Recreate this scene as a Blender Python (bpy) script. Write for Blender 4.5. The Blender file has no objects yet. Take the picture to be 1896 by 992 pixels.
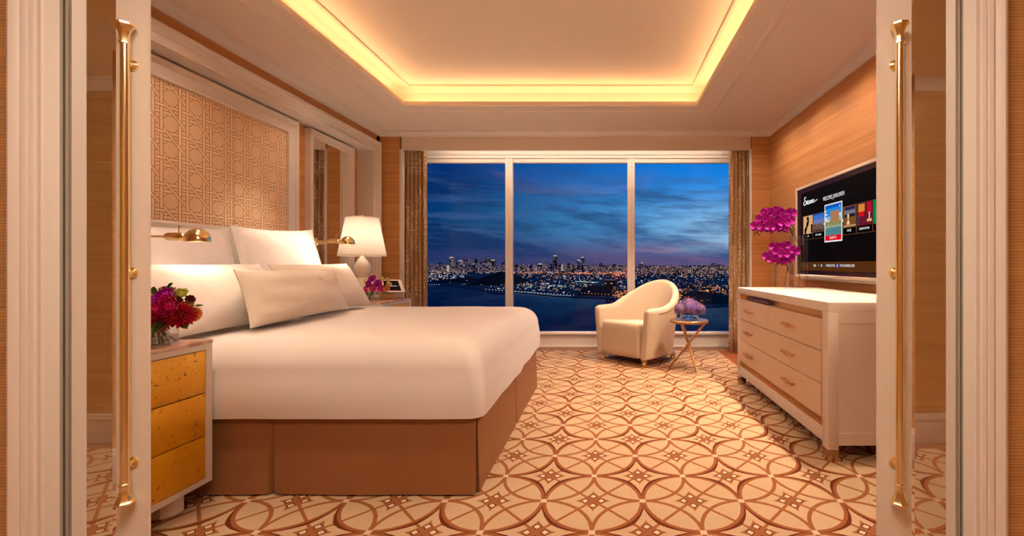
import bpy, bmesh, math, random
from mathutils import Vector, Matrix, noise
R = random.Random(7)
PI = math.pi
C = bpy.context.scene.collection
S = bpy.context.scene

# ---------------------------------------------------------------- camera
FPX = 850.0; CX = 1118.0; CY = 490.0; EYE = 1.12
cd = bpy.data.cameras.new('camera'); cam = bpy.data.objects.new('camera', cd); C.objects.link(cam)
cam.location = (0, 0, EYE); cam.rotation_euler = (PI/2, 0, 0)
cd.sensor_width = 36; cd.lens = 36*FPX/1896
cd.shift_x = -(CX-948)/1896; cd.shift_y = -(496-CY)/1896
cd.clip_start = 0.02; cd.clip_end = 90000
S.camera = cam
S.view_settings.view_transform = 'Standard'; S.view_settings.look = 'None'
S.view_settings.gamma = 1; S.view_settings.exposure = 0.0

def col(r, g, b):
    f = lambda c: (c/255/12.92) if c/255 <= .04045 else ((c/255+.055)/1.055)**2.4
    return (f(r), f(g), f(b), 1)

# ---------------------------------------------------------------- node expression helper
class E:
    def __init__(s, nt, v): s.nt = nt; s.v = v
    def m(s, op, *a):
        n = s.nt.nodes.new('ShaderNodeMath'); n.operation = op
        for i, x in enumerate((s,)+a):
            x = x.v if isinstance(x, E) else x
            if isinstance(x, (int, float)): n.inputs[i].default_value = x
            else: s.nt.links.new(x, n.inputs[i])
        return E(s.nt, n.outputs[0])
    def __add__(s, o): return s.m('ADD', o)
    def __radd__(s, o): return s.m('ADD', o)
    def __sub__(s, o): return s.m('SUBTRACT', o)
    def __rsub__(s, o): return E(s.nt, float(o)).m('SUBTRACT', s)
    def __mul__(s, o): return s.m('MULTIPLY', o)
    def __rmul__(s, o): return s.m('MULTIPLY', o)
    def __truediv__(s, o): return s.m('DIVIDE', o)
    def abs(s): return s.m('ABSOLUTE')
    def floor(s): return s.m('FLOOR')
    def frac(s): return s.m('FRACT')
    def sqrt(s): return s.m('SQRT')
    def pow(s, o): return s.m('POWER', o)
    def min(s, o): return s.m('MINIMUM', o)
    def max(s, o): return s.m('MAXIMUM', o)
    def lt(s, o): return s.m('LESS_THAN', o)
    def gt(s, o): return s.m('GREATER_THAN', o)
    def sin(s): return s.m('SINE')
    def clamp(s): n = s.m('ADD', 0.0); n.v.node.use_clamp = True; return n
    def ss(s, a, b):
        n = s.nt.nodes.new('ShaderNodeMapRange'); n.interpolation_type = 'SMOOTHSTEP'
        s.nt.links.new(s.v, n.inputs[0]); n.inputs[1].default_value = a; n.inputs[2].default_value = b
        return E(s.nt, n.outputs[0])
def mixc(nt, f, a, b):
    n = nt.nodes.new('ShaderNodeMix'); n.data_type = 'RGBA'
    for i, x in ((0, f), (6, a), (7, b)):
        x = x.v if isinstance(x, E) else x
        if isinstance(x, (int, float, tuple)): n.inputs[i].default_value = x
        else: nt.links.new(x, n.inputs[i])
    return n.outputs[2]
def xyz(nt, kind='pos'):
    if kind == 'pos':
        g = nt.nodes.new('ShaderNodeNewGeometry'); s = g.outputs['Position']
    elif kind == 'obj':
        g = nt.nodes.new('ShaderNodeTexCoord'); s = g.outputs['Object']
    else:
        g = nt.nodes.new('ShaderNodeTexCoord'); s = g.outputs['Generated']
    p = nt.nodes.new('ShaderNodeSeparateXYZ'); nt.links.new(s, p.inputs[0])
    return [E(nt, o) for o in p.outputs]
def comb(nt, x, y, z):
    n = nt.nodes.new('ShaderNodeCombineXYZ')
    for i, a in enumerate((x, y, z)):
        if isinstance(a, E): nt.links.new(a.v, n.inputs[i])
        else: n.inputs[i].default_value = a
    return n.outputs[0]
def nz(nt, vec, scale=1, detail=2, rough=.5):
    n = nt.nodes.new('ShaderNodeTexNoise'); n.inputs['Scale'].default_value = scale
    n.inputs['Detail'].default_value = detail; n.inputs['Roughness'].default_value = rough
    nt.links.new(vec, n.inputs['Vector']); return E(nt, n.outputs['Fac'])
def wn(nt, vec):
    n = nt.nodes.new('ShaderNodeTexWhiteNoise'); nt.links.new(vec, n.inputs['Vector']); return E(nt, n.outputs['Value'])

# ---------------------------------------------------------------- world: dusk sky seen through the window
W = bpy.data.worlds.new('World'); S.world = W; W.use_nodes = True
nt = W.node_tree; nt.nodes.clear()
gx, gy, gz = xyz(nt, 'gen')
hor = (gx*gx+gy*gy).sqrt().max(.001)
el = gz/hor                                   # tangent of the elevation
az = gx/hor                                   # sine of the azimuth, right of the window axis
side = az.ss(-.40, .27)
up = el.ss(.01, .30)
vcl = comb(nt, az*3.0, el*16+az*1.5, 0.0)
cl = nz(nt, vcl, 1.1, 7, .62)
vcl2 = comb(nt, az*6.0+3, el*55+az*3, 2.0)
cl2 = nz(nt, vcl2, 1.0, 5, .6)
topc = mixc(nt, side, col(0, 42, 112), col(0, 126, 226))
midc = mixc(nt, side, col(0, 56, 108), col(84, 164, 226))
lowc = mixc(nt, side, col(40, 54, 102), col(96, 84, 128))
c1 = mixc(nt, el.ss(.008, .085), lowc, midc)
glow = el.ss(.012, .05)*(1.0-el.ss(.07, .20))*az.ss(.0, .34)
c1 = mixc(nt, (glow*.85).clamp(), c1, col(158, 200, 226))
c1 = mixc(nt, el.ss(.075, .22), c1, topc)
dark = mixc(nt, side, col(8, 40, 86), col(32, 72, 128))
c2 = mixc(nt, (cl.ss(.43, .60)*(1.0-el.ss(.13, .24))*.75).clamp(), c1, dark)
pink = cl2.ss(.45, .62)*el.ss(.005, .02)*(1.0-el.ss(.035, .06))*az.ss(-.1, .3)
c2 = mixc(nt, (pink*.5).clamp(), c2, col(186, 128, 150))
c2 = mixc(nt, (cl2.ss(.46, .64)*el.ss(.03, .06)*(1.0-el.ss(.12, .24))*.6).clamp(), c2, col(60, 92, 142))
c2 = mixc(nt, (1.0-el.ss(-.03, .002)), c2, col(10, 14, 30))
bg = nt.nodes.new('ShaderNodeBackground'); nt.links.new(c2, bg.inputs[0]); bg.inputs[1].default_value = 1.0
wo = nt.nodes.new('ShaderNodeOutputWorld'); nt.links.new(bg.outputs[0], wo.inputs[0])

# ---------------------------------------------------------------- ceiling downlights plus added fill lights (light only, no fittings)
WARM = (1.0, .765, .575)
def spot(name, loc, energy, target=None, size=70, rad=.04, color=None, blend=.6):
    l = bpy.data.lights.new(name, 'SPOT'); l.energy = energy; l.spot_size = math.radians(size)
    l.spot_blend = blend; l.shadow_soft_size = rad; l.color = color or WARM
    o = bpy.data.objects.new(name, l); C.objects.link(o); o.location = loc
    t = Vector(target or (loc[0], loc[1], 0)) - Vector(loc)
    o.rotation_euler = t.to_track_quat('-Z', 'Y').to_euler()
    return o
def area(name, loc, energy, sx, sy, target, color=None):
    l = bpy.data.lights.new(name, 'AREA'); l.shape = 'RECTANGLE'; l.size = sx; l.size_y = sy
    l.energy = energy; l.color = color or WARM
    o = bpy.data.objects.new(name, l); C.objects.link(o); o.location = loc
    t = Vector(target) - Vector(loc); o.rotation_euler = t.to_track_quat('-Z', 'Y').to_euler()
    return o
for y in (2.2, 2.9, 3.6, 4.3, 5.0):                       # wall washers over the dresser
    spot('downlight_or_fill', (1.66, y, 2.72), 24, size=160, rad=.03, blend=1)
for y in (2.7, 3.6, 4.5):                                 # narrower ones aimed at the carpet beside the dresser
    spot('downlight_or_fill', (1.64, y, 2.72), 150, (.92, y, 0), size=82, rad=.03, blend=.8)
spot('downlight_or_fill', (-2.15, 3.5, 2.72), 110, (1.27, 3.5, .62), size=36, rad=.05, blend=1)  # added fill spot lighting the drawer fronts
spot('downlight_or_fill', (-1.75, 1.75, 2.72), 34, (-1.95, 1.95, .9), size=60, rad=.06, blend=1)  # added fill spot brightening the near bouquet and nightstand
spot('downlight_or_fill', (.95, 5.0, 2.72), 125, (.80, 4.98, 0), size=92, rad=.03)
spot('downlight_or_fill', (-.35, 5.2, 2.72), 95, (-.3, 5.2, 0), size=90)
for x, w_ in ((-1.6, 66), (-.4, 66), (.8, 18)):  # added fill spots on the doorway side, out of view
    spot('downlight_or_fill', (x, 1.75, 2.72), w_, (x, 3.0, .6), size=84, rad=.10, blend=.9)
spot('downlight_or_fill', (-2.2, 2.6, 2.72), 48, (-2.6, 2.9, 1.2), size=130, rad=.06, blend=1)
spot('downlight_or_fill', (-2.05, 3.80, 2.72), 130, (-2.62, 3.78, 1.28), size=50, rad=.05, blend=1)  # added spot standing in for a strobe on the far square pillow
spot('downlight_or_fill', (-2.35, 4.2, 2.72), 12, (-2.6, 4.3, 1.2), size=130, rad=.06, blend=1)
area('header_fill', (-.35, 5.80, 2.742), 16, 4.0, .03, (-.35, 6.15, 2.2))      # added fill strip for the window header, unseen behind the fascia
# added upward fill for ceiling and walls, unseen behind the bed and beside the doorway
spot('upward_fill', (-1.3, 4.75, .12), 55, (-.9, 5.1, 2.7), size=130, rad=.12, blend=1)
spot('upward_fill', (1.0, 1.50, .25), 58, (.4, 3.0, 2.7), size=96, rad=.15, blend=1)
spot('upward_fill', (-1.4, 1.48, .9), 26, (-1.2, 2.9, 2.7), size=96, rad=.15, blend=1)
area('anteroom_lamp', (-.25, .30, 2.20), 28, 1.0, .4, (-.25, .50, 0), (1.0, .82, .66))
spot('anteroom_fill_spot', (-2.3, .2, 2.22), 140, (-2.8, -.5, .9), size=130, rad=.06, color=(1, .93, .74))  # this and the next: unseen spots added to brighten the mirrored anteroom wall
spot('anteroom_fill_spot', (1.7, .2, 2.22), 130, (2.0, -.5, .9), size=130, rad=.06, color=(1, .84, .68))

# ---------------------------------------------------------------- material makers
MAT = {}
def mat(name, c=(.8, .8, .8, 1), rough=.5, metal=0, spec=.5, **k):
    if name in MAT: return MAT[name]
    m = bpy.data.materials.new(name); m.use_nodes = True; b = m.node_tree.nodes['Principled BSDF']
    b.inputs['Base Color'].default_value = c; b.inputs['Roughness'].default_value = rough
    b.inputs['Metallic'].default_value = metal; b.inputs['Specular IOR Level'].default_value = spec
    for a, v in k.items(): b.inputs[a.replace('_', ' ')].default_value = v
    MAT[name] = m; return m
def bsdf(m): return m.node_tree.nodes['Principled BSDF']
def setc(m, c): m.node_tree.links.new(c, bsdf(m).inputs['Base Color'])
def bump(m, h, strength=.3, dist=.002):
    nt = m.node_tree; b = nt.nodes.new('ShaderNodeBump'); b.inputs['Strength'].default_value = strength
    b.inputs['Distance'].default_value = dist; nt.links.new(h.v, b.inputs['Height'])
    nt.links.new(b.outputs[0], bsdf(m).inputs['Normal'])
def emis(name, c, s):
    m = mat(name, (0, 0, 0, 1), .6, 0, 0); b = bsdf(m)
    b.inputs['Emission Color'].default_value = c; b.inputs['Emission Strength'].default_value = s; return m
def fabric(name, c, scale=900, rough=.9, st=.25, var=.06):
    m = mat(name, c, rough, 0, .2); nt = m.node_tree; x, y, z = xyz(nt)
    n = nz(nt, comb(nt, x, y, z), scale, 2); n2 = nz(nt, comb(nt, x, y, z), 9, 3)
    d = tuple(a*(1-var*2) for a in c[:3])+(1,)
    setc(m, mixc(nt, (n*.5+n2*.5).clamp(), d, c)); bump(m, n, st, .0015); return m

white = mat('white_lacquer', col(226, 212, 196), .35)
trimw = mat('painted_trim', col(236, 224, 212), .45)
ceilw = mat('ceiling_paint', col(234, 216, 196), .8, 0, .2)
stile = mat('door_lacquer', col(238, 226, 214), .4)
gold = mat('polished_brass', col(250, 228, 174), .18, 1)
gold2 = mat('brushed_brass', col(232, 188, 124), .32, 1)
chrome = mat('gold_leg_cap', col(206, 176, 140), .2, 1)
mirror = mat('mirror', (.94, .93, .91, 1), .02, 1)
black = mat('black_plastic', col(10, 8, 8), .35)
linen = fabric('white_linen', col(240, 232, 224), 1200, .85, .12, .015)
linen2 = fabric('cream_linen', col(238, 226, 208), 1200, .85, .15, .02)
skirtm = fabric('brown_skirt_fabric', col(158, 108, 70), 1000, .75, .2, .06)
chairm = fabric('cream_chenille', col(238, 214, 184), 260, .9, .5, .07)
glass = mat('clear_glass', (1, 1, 1, 1), .0, 0, .5, Transmission_Weight=1.0, IOR=1.45)
water_in = mat('vase_water', (.93, .96, .95, 1), .0, 0, .5, Transmission_Weight=1.0, IOR=1.33)
leafm = mat('leaf_green', col(70, 112, 28), .5)
stemm = mat('stem_green', col(70, 84, 30), .5)
darkrt = mat('dark_root', col(40, 30, 16), .7)
ceramic = mat('cream_ceramic', col(244, 230, 206), .22)
cabin = mat('ivory_drawer', col(240, 208, 172), .4)
cabf = mat('ivory_cabinet', col(240, 224, 204), .38)

def wallpaper(name, a, b, fine, dirn='y', st=.15):
    m = mat(name, a, .55, 0, .3); nt = m.node_tree; x, y, z = xyz(nt)
    h = x+y
    g1 = nz(nt, comb(nt, h*.7, h*.2, z*fine), 1.0, 4, .7)
    g2 = nz(nt, comb(nt, h*.35, 5.0, z*fine*.12), 1.0, 3)
    f = (g1*.75+g2*.45-.12).ss(.28, .72)
    setc(m, mixc(nt, f, a, b)); bump(m, g1, st, .002); return m
wallp = wallpaper('orange_grain_wallpaper', col(186, 124, 70), col(216, 160, 104), 120)
def ribbed(name, a, b):
    m = mat(name, a, .5, 0, .4); nt = m.node_tree; x, y, z = xyz(nt); h = x+y
    rib = (z*2*PI/.0075+nz(nt, comb(nt, h*4, 0.0, z*40), 1, 2)*3).sin()*.5+.5
    g2 = nz(nt, comb(nt, h*.5, 5.0, z*14), 1.0, 3)
    g3 = nz(nt, comb(nt, h*1.5, 2.0, z*330), 1.0, 2)
    setc(m, mixc(nt, (rib*.22+g3*.75+g2*.45-.25).clamp(), a, b)); bump(m, rib, .35, .002); return m
ribm = ribbed('ribbed_grasscloth', col(160, 110, 60), col(234, 190, 130))
panel_seam = mat('brown_wood_strip', col(140, 92, 58), .5)

def carpet():
    m = mat('carpet', col(230, 200, 160), .95, 0, .1); nt = m.node_tree; X, Y, Z = xyz(nt)
    wob = nz(nt, comb(nt, X, Y, 0.0), 130, 1)
    u = (X-.183+(wob-.5)*.006)/.2335; v = (Y-2.171+(wob-.5)*.006)/.256
    p = (u+v)*.5+40; q = (u-v)*.5+40
    fp = p.frac()-.5; fq = q.frac()-.5
    par = ((p.floor()-q.floor()+200)*.5).frac().gt(.25)        # 1 = thin-lined cell
    def dist(a, b): return (a*a+b*b).sqrt()-.7071
    ap = fp.abs(); aq = fq.abs()
    d = dist(1.0-ap, aq).min(dist(ap, 1.0-aq))                 # signed distance to the nearest neighbour circle
    od = dist(fp, fq)                                          # own circle: beyond it lies the node corner
    med = d.abs().lt(.027)
    thick = par
    mid = 1.0-(ap-aq).abs().m('MINIMUM', 1.0)
    t = ap.max(aq); s_ = ap.min(aq)
    wdt = (0.5-s_).max(0)*.125                                 # dark crescent, widest at mid arc
    darkm = d.gt(.004)*d.lt(wdt.min(.060))*thick
    med2 = d.gt(-.044)*d.lt(.012)*thick
    lines = ap.lt(.021).max(aq.lt(.021))
    U = (fp+fq).abs(); V = (fp-fq).abs()
    mot = ((U/.37).pow(.72)+(V/.37).pow(.72)).lt(1.0)
    sq = (ap-.082).abs().lt(.032)*(aq-.082).abs().lt(.032)
    sqd = (ap-.082).abs().lt(.046)*(aq-.082).abs().lt(.046)
    cu = ((u+v)*.5+.5).frac()-.5; cv = ((u-v)*.5+.5).frac()-.5
    node = ((cu+cv).abs().max((cu-cv).abs())).lt(.060)
    base = mixc(nt, nz(nt, comb(nt, X, Y, 0.0), 6, 3), col(216, 180, 140), col(230, 198, 158))
    cM = col(174, 110, 66); cD = col(120, 54, 26)
    c = mixc(nt, med.max(lines), base, cM); c = mixc(nt, med2, c, col(172, 104, 62)); c = mixc(nt, darkm, c, cD)
    c = mixc(nt, mot, c, cM); c = mixc(nt, sqd, c, cD); c = mixc(nt, sq, c, col(246, 222, 188))
    c = mixc(nt, node, c, col(240, 214, 176))
    bord = X.gt(1.477)*Y.gt(4.75)
    c = mixc(nt, bord, c, col(176, 98, 62))
    pile = nz(nt, comb(nt, X, Y, 0.0), 420, 2)
    mul = nt.nodes.new('ShaderNodeMix'); mul.data_type = 'RGBA'; mul.blend_type = 'MULTIPLY'; mul.inputs[0].default_value = .35
    nt.links.new(c, mul.inputs[6]); nt.links.new(pile.v, mul.inputs[7])
    setc(m, mul.outputs[2]); bump(m, pile, .6, .004); return m
carpetm = carpet()

def cane():
    m = mat('cane_lattice_fabric', col(222, 176, 128), .7, 0, .25); nt = m.node_tree; X, Y, Z = xyz(nt)
    s = (Y-3.010)/.191+20; t = (Z-1.285)/.1745+20
    fs = (s+.5).frac()-.5; ft = (t+.5).frac()-.5
    d1 = ((s-t+40.0).frac()-.5)*.7071; d2 = ((s+t).frac()-.5)*.7071
    a = (fs.abs()-.15).abs(); b = (ft.abs()-.13).abs()
    hw = .060; lw = .014
    base = col(238, 200, 160); stp = col(248, 218, 180); ln = col(186, 128, 82)
    c = base; hgt = None
    order = [(d1.abs(), .052), (b, hw), (d2.abs(), .052), (a, hw)]
    for dd, w in order:
        c = mixc(nt, dd.lt(w), c, stp); c = mixc(nt, (dd-w).abs().lt(lw), c, ln)
        h = (1.0-dd.ss(w-.02, w+.02)); hgt = h if hgt is None else hgt.max(h)
    m2 = fs.lt(0)*a.lt(hw+.06); c = mixc(nt, d2.abs().lt(.052)*m2, c, stp); c = mixc(nt, (d2.abs()-.052).abs().lt(lw)*m2, c, ln)
    m3 = fs.gt(0)*ft.gt(0)*a.lt(hw+.06); c = mixc(nt, b.lt(hw)*m3, c, stp); c = mixc(nt, (b-hw).abs().lt(lw)*m3, c, ln)
    setc(m, c); bump(m, hgt, .12, .002); return m
canem = cane()

def goldleaf():
    m = mat('gold_leaf_burl', col(214, 150, 24), .36, .35, .5); nt = m.node_tree; X, Y, Z = xyz(nt)
    n = nz(nt, comb(nt, X*10, Y*26, Z*30), 1.6, 6, .65); n3 = nz(nt, comb(nt, X, Y*2, Z*2), 2.2, 2)
    c = mixc(nt, n3, col(232, 150, 8), col(255, 200, 50)); c = mixc(nt, n.ss(.60, .66)*.8, c, col(120, 66, 12))
    setc(m, c); bump(m, n, .05, .001); return m
goldleafm = goldleaf()
def marble():
    m = mat('rose_marble', col(206, 160, 130), .2); nt = m.node_tree; X, Y, Z = xyz(nt)
    n = nz(nt, comb(nt, X, Y, Z), 9, 8, .65)
    setc(m, mixc(nt, n.ss(.35, .65), col(178, 122, 92), col(226, 188, 158))); return m
marblem = marble()
def curtain_mat():
    m = mat('brown_script_curtain', col(128, 88, 52), .55, 0, .4, Sheen_Weight=.2); nt = m.node_tree; X, Y, Z = xyz(nt)
    w = nz(nt, comb(nt, X*85, 0.0, Z*20), 1.0, 2, .5)
    w2 = nz(nt, comb(nt, X*22, 3.0, Z*2.2), 1.0, 1)
    line = (w-.5).abs().lt(.020)*w2.gt(.48)
    setc(m, mixc(nt, line, mixc(nt, nz(nt, comb(nt, X*60, 0.0, Z*1), 1, 2), col(138, 104, 66), col(190, 152, 106)), col(250, 232, 198)))
    bsdf(m).inputs['Metallic'].default_value = .15; return m
curtm = curtain_mat()
def thin_glass(name, refl=.035):
    m = bpy.data.materials.new(name); m.use_nodes = True; nt = m.node_tree; nt.nodes.clear()
    t = nt.nodes.new('ShaderNodeBsdfTransparent'); g = nt.nodes.new('ShaderNodeBsdfGlossy'); g.inputs['Roughness'].default_value = 0
    mx = nt.nodes.new('ShaderNodeMixShader'); mx.inputs[0].default_value = refl
    nt.links.new(t.outputs[0], mx.inputs[1]); nt.links.new(g.outputs[0], mx.inputs[2])
    o = nt.nodes.new('ShaderNodeOutputMaterial'); nt.links.new(mx.outputs[0], o.inputs[0]); return m
paneg = thin_glass('window_glass', .009); vaseg = thin_glass('thin_vase_glass', .10); _n = vaseg.node_tree; _l = _n.nodes.new('ShaderNodeLayerWeight'); _l.inputs[0].default_value = .35; _m = E(_n, _l.outputs['Facing']).pow(2.0)*.55+.05; _n.links.new(_m.v, [n for n in _n.nodes if n.type == 'MIX_SHADER'][0].inputs[0])
def shade_mat(name, c):
    m = bpy.data.materials.new(name); m.use_nodes = True; nt = m.node_tree; nt.nodes.clear()
    d = nt.nodes.new('ShaderNodeBsdfDiffuse'); t = nt.nodes.new('ShaderNodeBsdfTranslucent')
    d.inputs[0].default_value = c; t.inputs[0].default_value = c
    mx = nt.nodes.new('ShaderNodeMixShader'); mx.inputs[0].default_value = .45
    nt.links.new(d.outputs[0], mx.inputs[1]); nt.links.new(t.outputs[0], mx.inputs[2])
    o = nt.nodes.new('ShaderNodeOutputMaterial'); nt.links.new(mx.outputs[0], o.inputs[0]); return m
shadem = shade_mat('lampshade_linen', col(252, 238, 218))

# ---------------------------------------------------------------- mesh builder
class MB:
    def __init__(s): s.v = []; s.f = []
    def add(s, vs, fs):
        o = len(s.v); s.v += [tuple(a) for a in vs]; s.f += [tuple(i+o for i in f) for f in fs]; return s
    def box(s, x0, y0, z0, x1, y1, z1, bev=0):
        if bev <= 0:
            vs = [(x, y, z) for z in (z0, z1) for y in (y0, y1) for x in (x0, x1)]
            return s.add(vs, [(0, 2, 3, 1), (4, 5, 7, 6), (0, 1, 5, 4), (2, 6, 7, 3), (0, 4, 6, 2), (1, 3, 7, 5)])
        bm = bmesh.new(); bmesh.ops.create_cube(bm, size=1)
        for v in bm.verts:
            v.co = Vector(((x0+x1)/2+v.co.x*(x1-x0), (y0+y1)/2+v.co.y*(y1-y0), (z0+z1)/2+v.co.z*(z1-z0)))
        bmesh.ops.bevel(bm, geom=bm.edges[:], offset=bev, segments=3 if bev > .01 else 2, profile=.5, affect='EDGES')
        bm.verts.index_update()
        s.add([v.co[:] for v in bm.verts], [[v.index for v in f.verts] for f in bm.faces]); bm.free(); return s
    def tube(s, path, r, n=10, cap=True):
        P = [Vector(p) for p in path]; rr = r if isinstance(r, (list, tuple)) else [r]*len(P)
        rings = []; nrm = None
        for i, p in enumerate(P):
            t = (P[min(i+1, len(P)-1)]-P[max(i-1, 0)]).normalized()
            if nrm is None: nrm = t.orthogonal().normalized()
            nrm = (nrm-t*nrm.dot(t)); nrm = nrm.normalized() if nrm.length > 1e-6 else t.orthogonal().normalized()
            b = t.cross(nrm)
            rings.append([p+(nrm*math.cos(2*PI*k/n)+b*math.sin(2*PI*k/n))*rr[i] for k in range(n)])
        vs = [v for g in rings for v in g]; fs = []
        for i in range(len(P)-1):
            for k in range(n): fs.append((i*n+k, i*n+(k+1) % n, (i+1)*n+(k+1) % n, (i+1)*n+k))
        if cap: fs += [tuple(range(n-1, -1, -1)), tuple((len(P)-1)*n+k for k in range(n))]
        return s.add(vs, fs)
    def lathe(s, prof, c=(0, 0, 0), n=32, rot=None, ph=0):
        vs = []; fs = []
        M_ = rot or Matrix.Identity(3)
        for r, z in prof:
            for k in range(n):
                a = 2*PI*k/n+ph; vs.append(Vector(c)+M_ @ Vector((r*math.cos(a), r*math.sin(a), z)))
        for i in range(len(prof)-1):
            for k in range(n): fs.append((i*n+k, i*n+(k+1) % n, (i+1)*n+(k+1) % n, (i+1)*n+k))
        if prof[0][0] > 1e-5: fs.append(tuple(range(n-1, -1, -1)))
        if prof[-1][0] > 1e-5: fs.append(tuple((len(prof)-1)*n+k for k in range(n)))
        return s.add(vs, fs)
    def shell(s, prof, c=(0, 0, 0), n=32, rot=None):
        vs = []; fs = []; M_ = rot or Matrix.Identity(3)
        for r, z in prof:
            for k in range(n):
                a = 2*PI*k/n; vs.append(Vector(c)+M_ @ Vector((r*math.cos(a), r*math.sin(a), z)))
        for i in range(len(prof)-1):
            for k in range(n): fs.append((i*n+k, i*n+(k+1) % n, (i+1)*n+(k+1) % n, (i+1)*n+k))
        return s.add(vs, fs)
    def prism(s, poly, z0, z1, ax='z'):
        n = len(poly)
        def P(a, b, c): return {'z': (a, b, c), 'y': (a, c, b), 'x': (c, a, b)}[ax]
        vs = [P(a, b, z0) for a, b in poly]+[P(a, b, z1) for a, b in poly]
        fs = [tuple(range(n-1, -1, -1)), tuple(range(n, 2*n))]+[(i, (i+1) % n, n+(i+1) % n, n+i) for i in range(n)]
        return s.add(vs, fs)
    def grid(s, fn, nu, nv, cu=False, cv=False):
        vs = [fn(i/(nu if cu else nu-1), j/(nv if cv else nv-1)) for i in range(nu) for j in range(nv)]
        fs = []
        for i in range(nu if cu else nu-1):
            for j in range(nv if cv else nv-1):
                a, b = (i+1) % nu, (j+1) % nv; fs.append((i*nv+j, a*nv+j, a*nv+b, i*nv+b))
        return s.add(vs, fs)
    def ring(s, x0, y0, x1, y1, prof):
        """mitred frame round a rectangle; prof = [(outward offset, z), ...] closed"""
        n = len(prof); vs = []
        for sx, sy, X, Y in ((-1, -1, x0, y0), (1, -1, x1, y0), (1, 1, x1, y1), (-1, 1, x0, y1)):
            for o, z in prof: vs.append((X+sx*o, Y+sy*o, z))
        fs = [(i*n+j, ((i+1) % 4)*n+j, ((i+1) % 4)*n+(j+1) % n, i*n+(j+1) % n) for i in range(4) for j in range(n)]
        return s.add(vs, fs)

MX = {}
def thing(name, label, cat, loc=(0, 0, 0), rotz=0, group=None):
    o = bpy.data.objects.new(name, None); C.objects.link(o); o.empty_display_size = .1
    o.location = loc; o.rotation_euler = (0, 0, rotz); o['label'] = label; o['category'] = cat
    if group: o['group'] = group
    MX[o] = Matrix.Translation(loc) @ Matrix.Rotation(rotz, 4, 'Z'); return o
def obj(name, mb, m, parent=None, local=False, label=None, smooth=35, fixn=True):
    me = bpy.data.meshes.new(name)
    vs = mb.v
    if parent is not None and parent in MX and not local:
        inv = MX[parent].inverted(); vs = [inv @ Vector(v) for v in vs]
    me.from_pydata([tuple(v) for v in vs], [], mb.f); 
    if fixn:
        bm = bmesh.new(); bm.from_mesh(me); bmesh.ops.recalc_face_normals(bm, faces=bm.faces[:]); bm.to_mesh(me); bm.free()
    for p in me.polygons: p.use_smooth = smooth > 0
    if smooth > 0: me.set_sharp_from_angle(angle=math.radians(smooth))
    me.materials.append(m)
    o = bpy.data.objects.new(name, me); C.objects.link(o)
    if parent is not None:
        o.parent = parent
        if parent in MX: MX[o] = MX[parent]
    if label: o['label'] = label
    return o
def tag(o, label, cat, group=None, kind=None):
    o['label'] = label; o['category'] = cat
    if group: o['group'] = group
    if kind: o['kind'] = kind
    return o
def struct(name, mb, m, parent=None, **k):
    o = obj(name, mb, m, parent, **k)
    if parent is None: o['kind'] = 'structure'; MX[o] = Matrix.Identity(4)
    return o
def copy_tree(o, parent=None):
    c = o.copy(); C.objects.link(c)
    if parent is not None: c.parent = parent
    for ch in list(o.children): copy_tree(ch, c)
    return c
def text_mesh(s, size, ext=.0006, sx=1.0):
    cu = bpy.data.curves.new('lettering', 'FONT'); cu.body = s; cu.size = size; cu.extrude = ext
    cu.align_x = 'CENTER'; cu.align_y = 'CENTER'; cu.resolution_u = 2
    t = bpy.data.objects.new('lettering', cu); C.objects.link(t)
    dg = bpy.context.evaluated_depsgraph_get(); me = bpy.data.meshes.new_from_object(t.evaluated_get(dg))
    mb = MB(); mb.add([(v.co.x*sx, v.co.y, v.co.z) for v in me.vertices], [tuple(p.vertices) for p in me.polygons])
    bpy.data.objects.remove(t); bpy.data.curves.remove(cu); bpy.data.meshes.remove(me); return mb
def remap(mb, fn): mb.v = [fn(*v) for v in mb.v]; return mb

def at(px, py, Y): return Vector(((px-CX)*Y/FPX, Y, EYE-(py-CY)*Y/FPX))
def atX(px, py, X):
    Y = FPX*X/(px-CX); return Vector((X, Y, EYE-(py-CY)*Y/FPX))

# ================================================================ ROOM SHELL
XL, XR, XREC = -2.768, 2.048, -2.95
YP, YW, ZC = 5.67, 6.22, 2.75
YF = 1.30
struct('floor', MB().box(-3.75, -.75, -.12, 2.75, 6.40, 0), panel_seam)
cp = struct('floor_carpet', MB().box(-3.55, -.485, 0, 2.60, 5.95, .004), carpetm, smooth=0)
# left wall: plane above and before the portal, recessed alcove behind it
wl = struct('wall_left', MB().box(-3.10, 1.30, 0, XREC, 6.3, 2.9), wallp, smooth=0)
struct('wall_face', MB().box(XREC, 1.30, 2.60, XL, YP, 2.76).box(XREC, 5.60, 0, XL, 6.3, 2.76), wallp, wl, smooth=0)
wr = struct('wall_right', MB().box(XR, 1.30, 0, XR+.14, 6.3, 2.9), wallp, smooth=0)
wb = struct('wall_back', MB().box(XL-.02, YP, 0, -2.520, YP+.06, 2.76).box(1.826, YP, 0, XR+.02, YP+.06, 2.76), wallp, smooth=0)
struct('pier_edge_trim', MB().box(-2.522, YP-.008, 0, -2.488, YP+.07, 2.545, .003), trimw, wb)
struct('pier_edge_trim', MB().box(1.814, YP-.004, 0, 1.828, YP+.07, 2.545, .002), trimw, wb)
struct('trim_fascia', MB().box(-2.50, YP, 2.541, 1.816, YP+.05, 2.76), ceilw, smooth=0)
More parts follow.
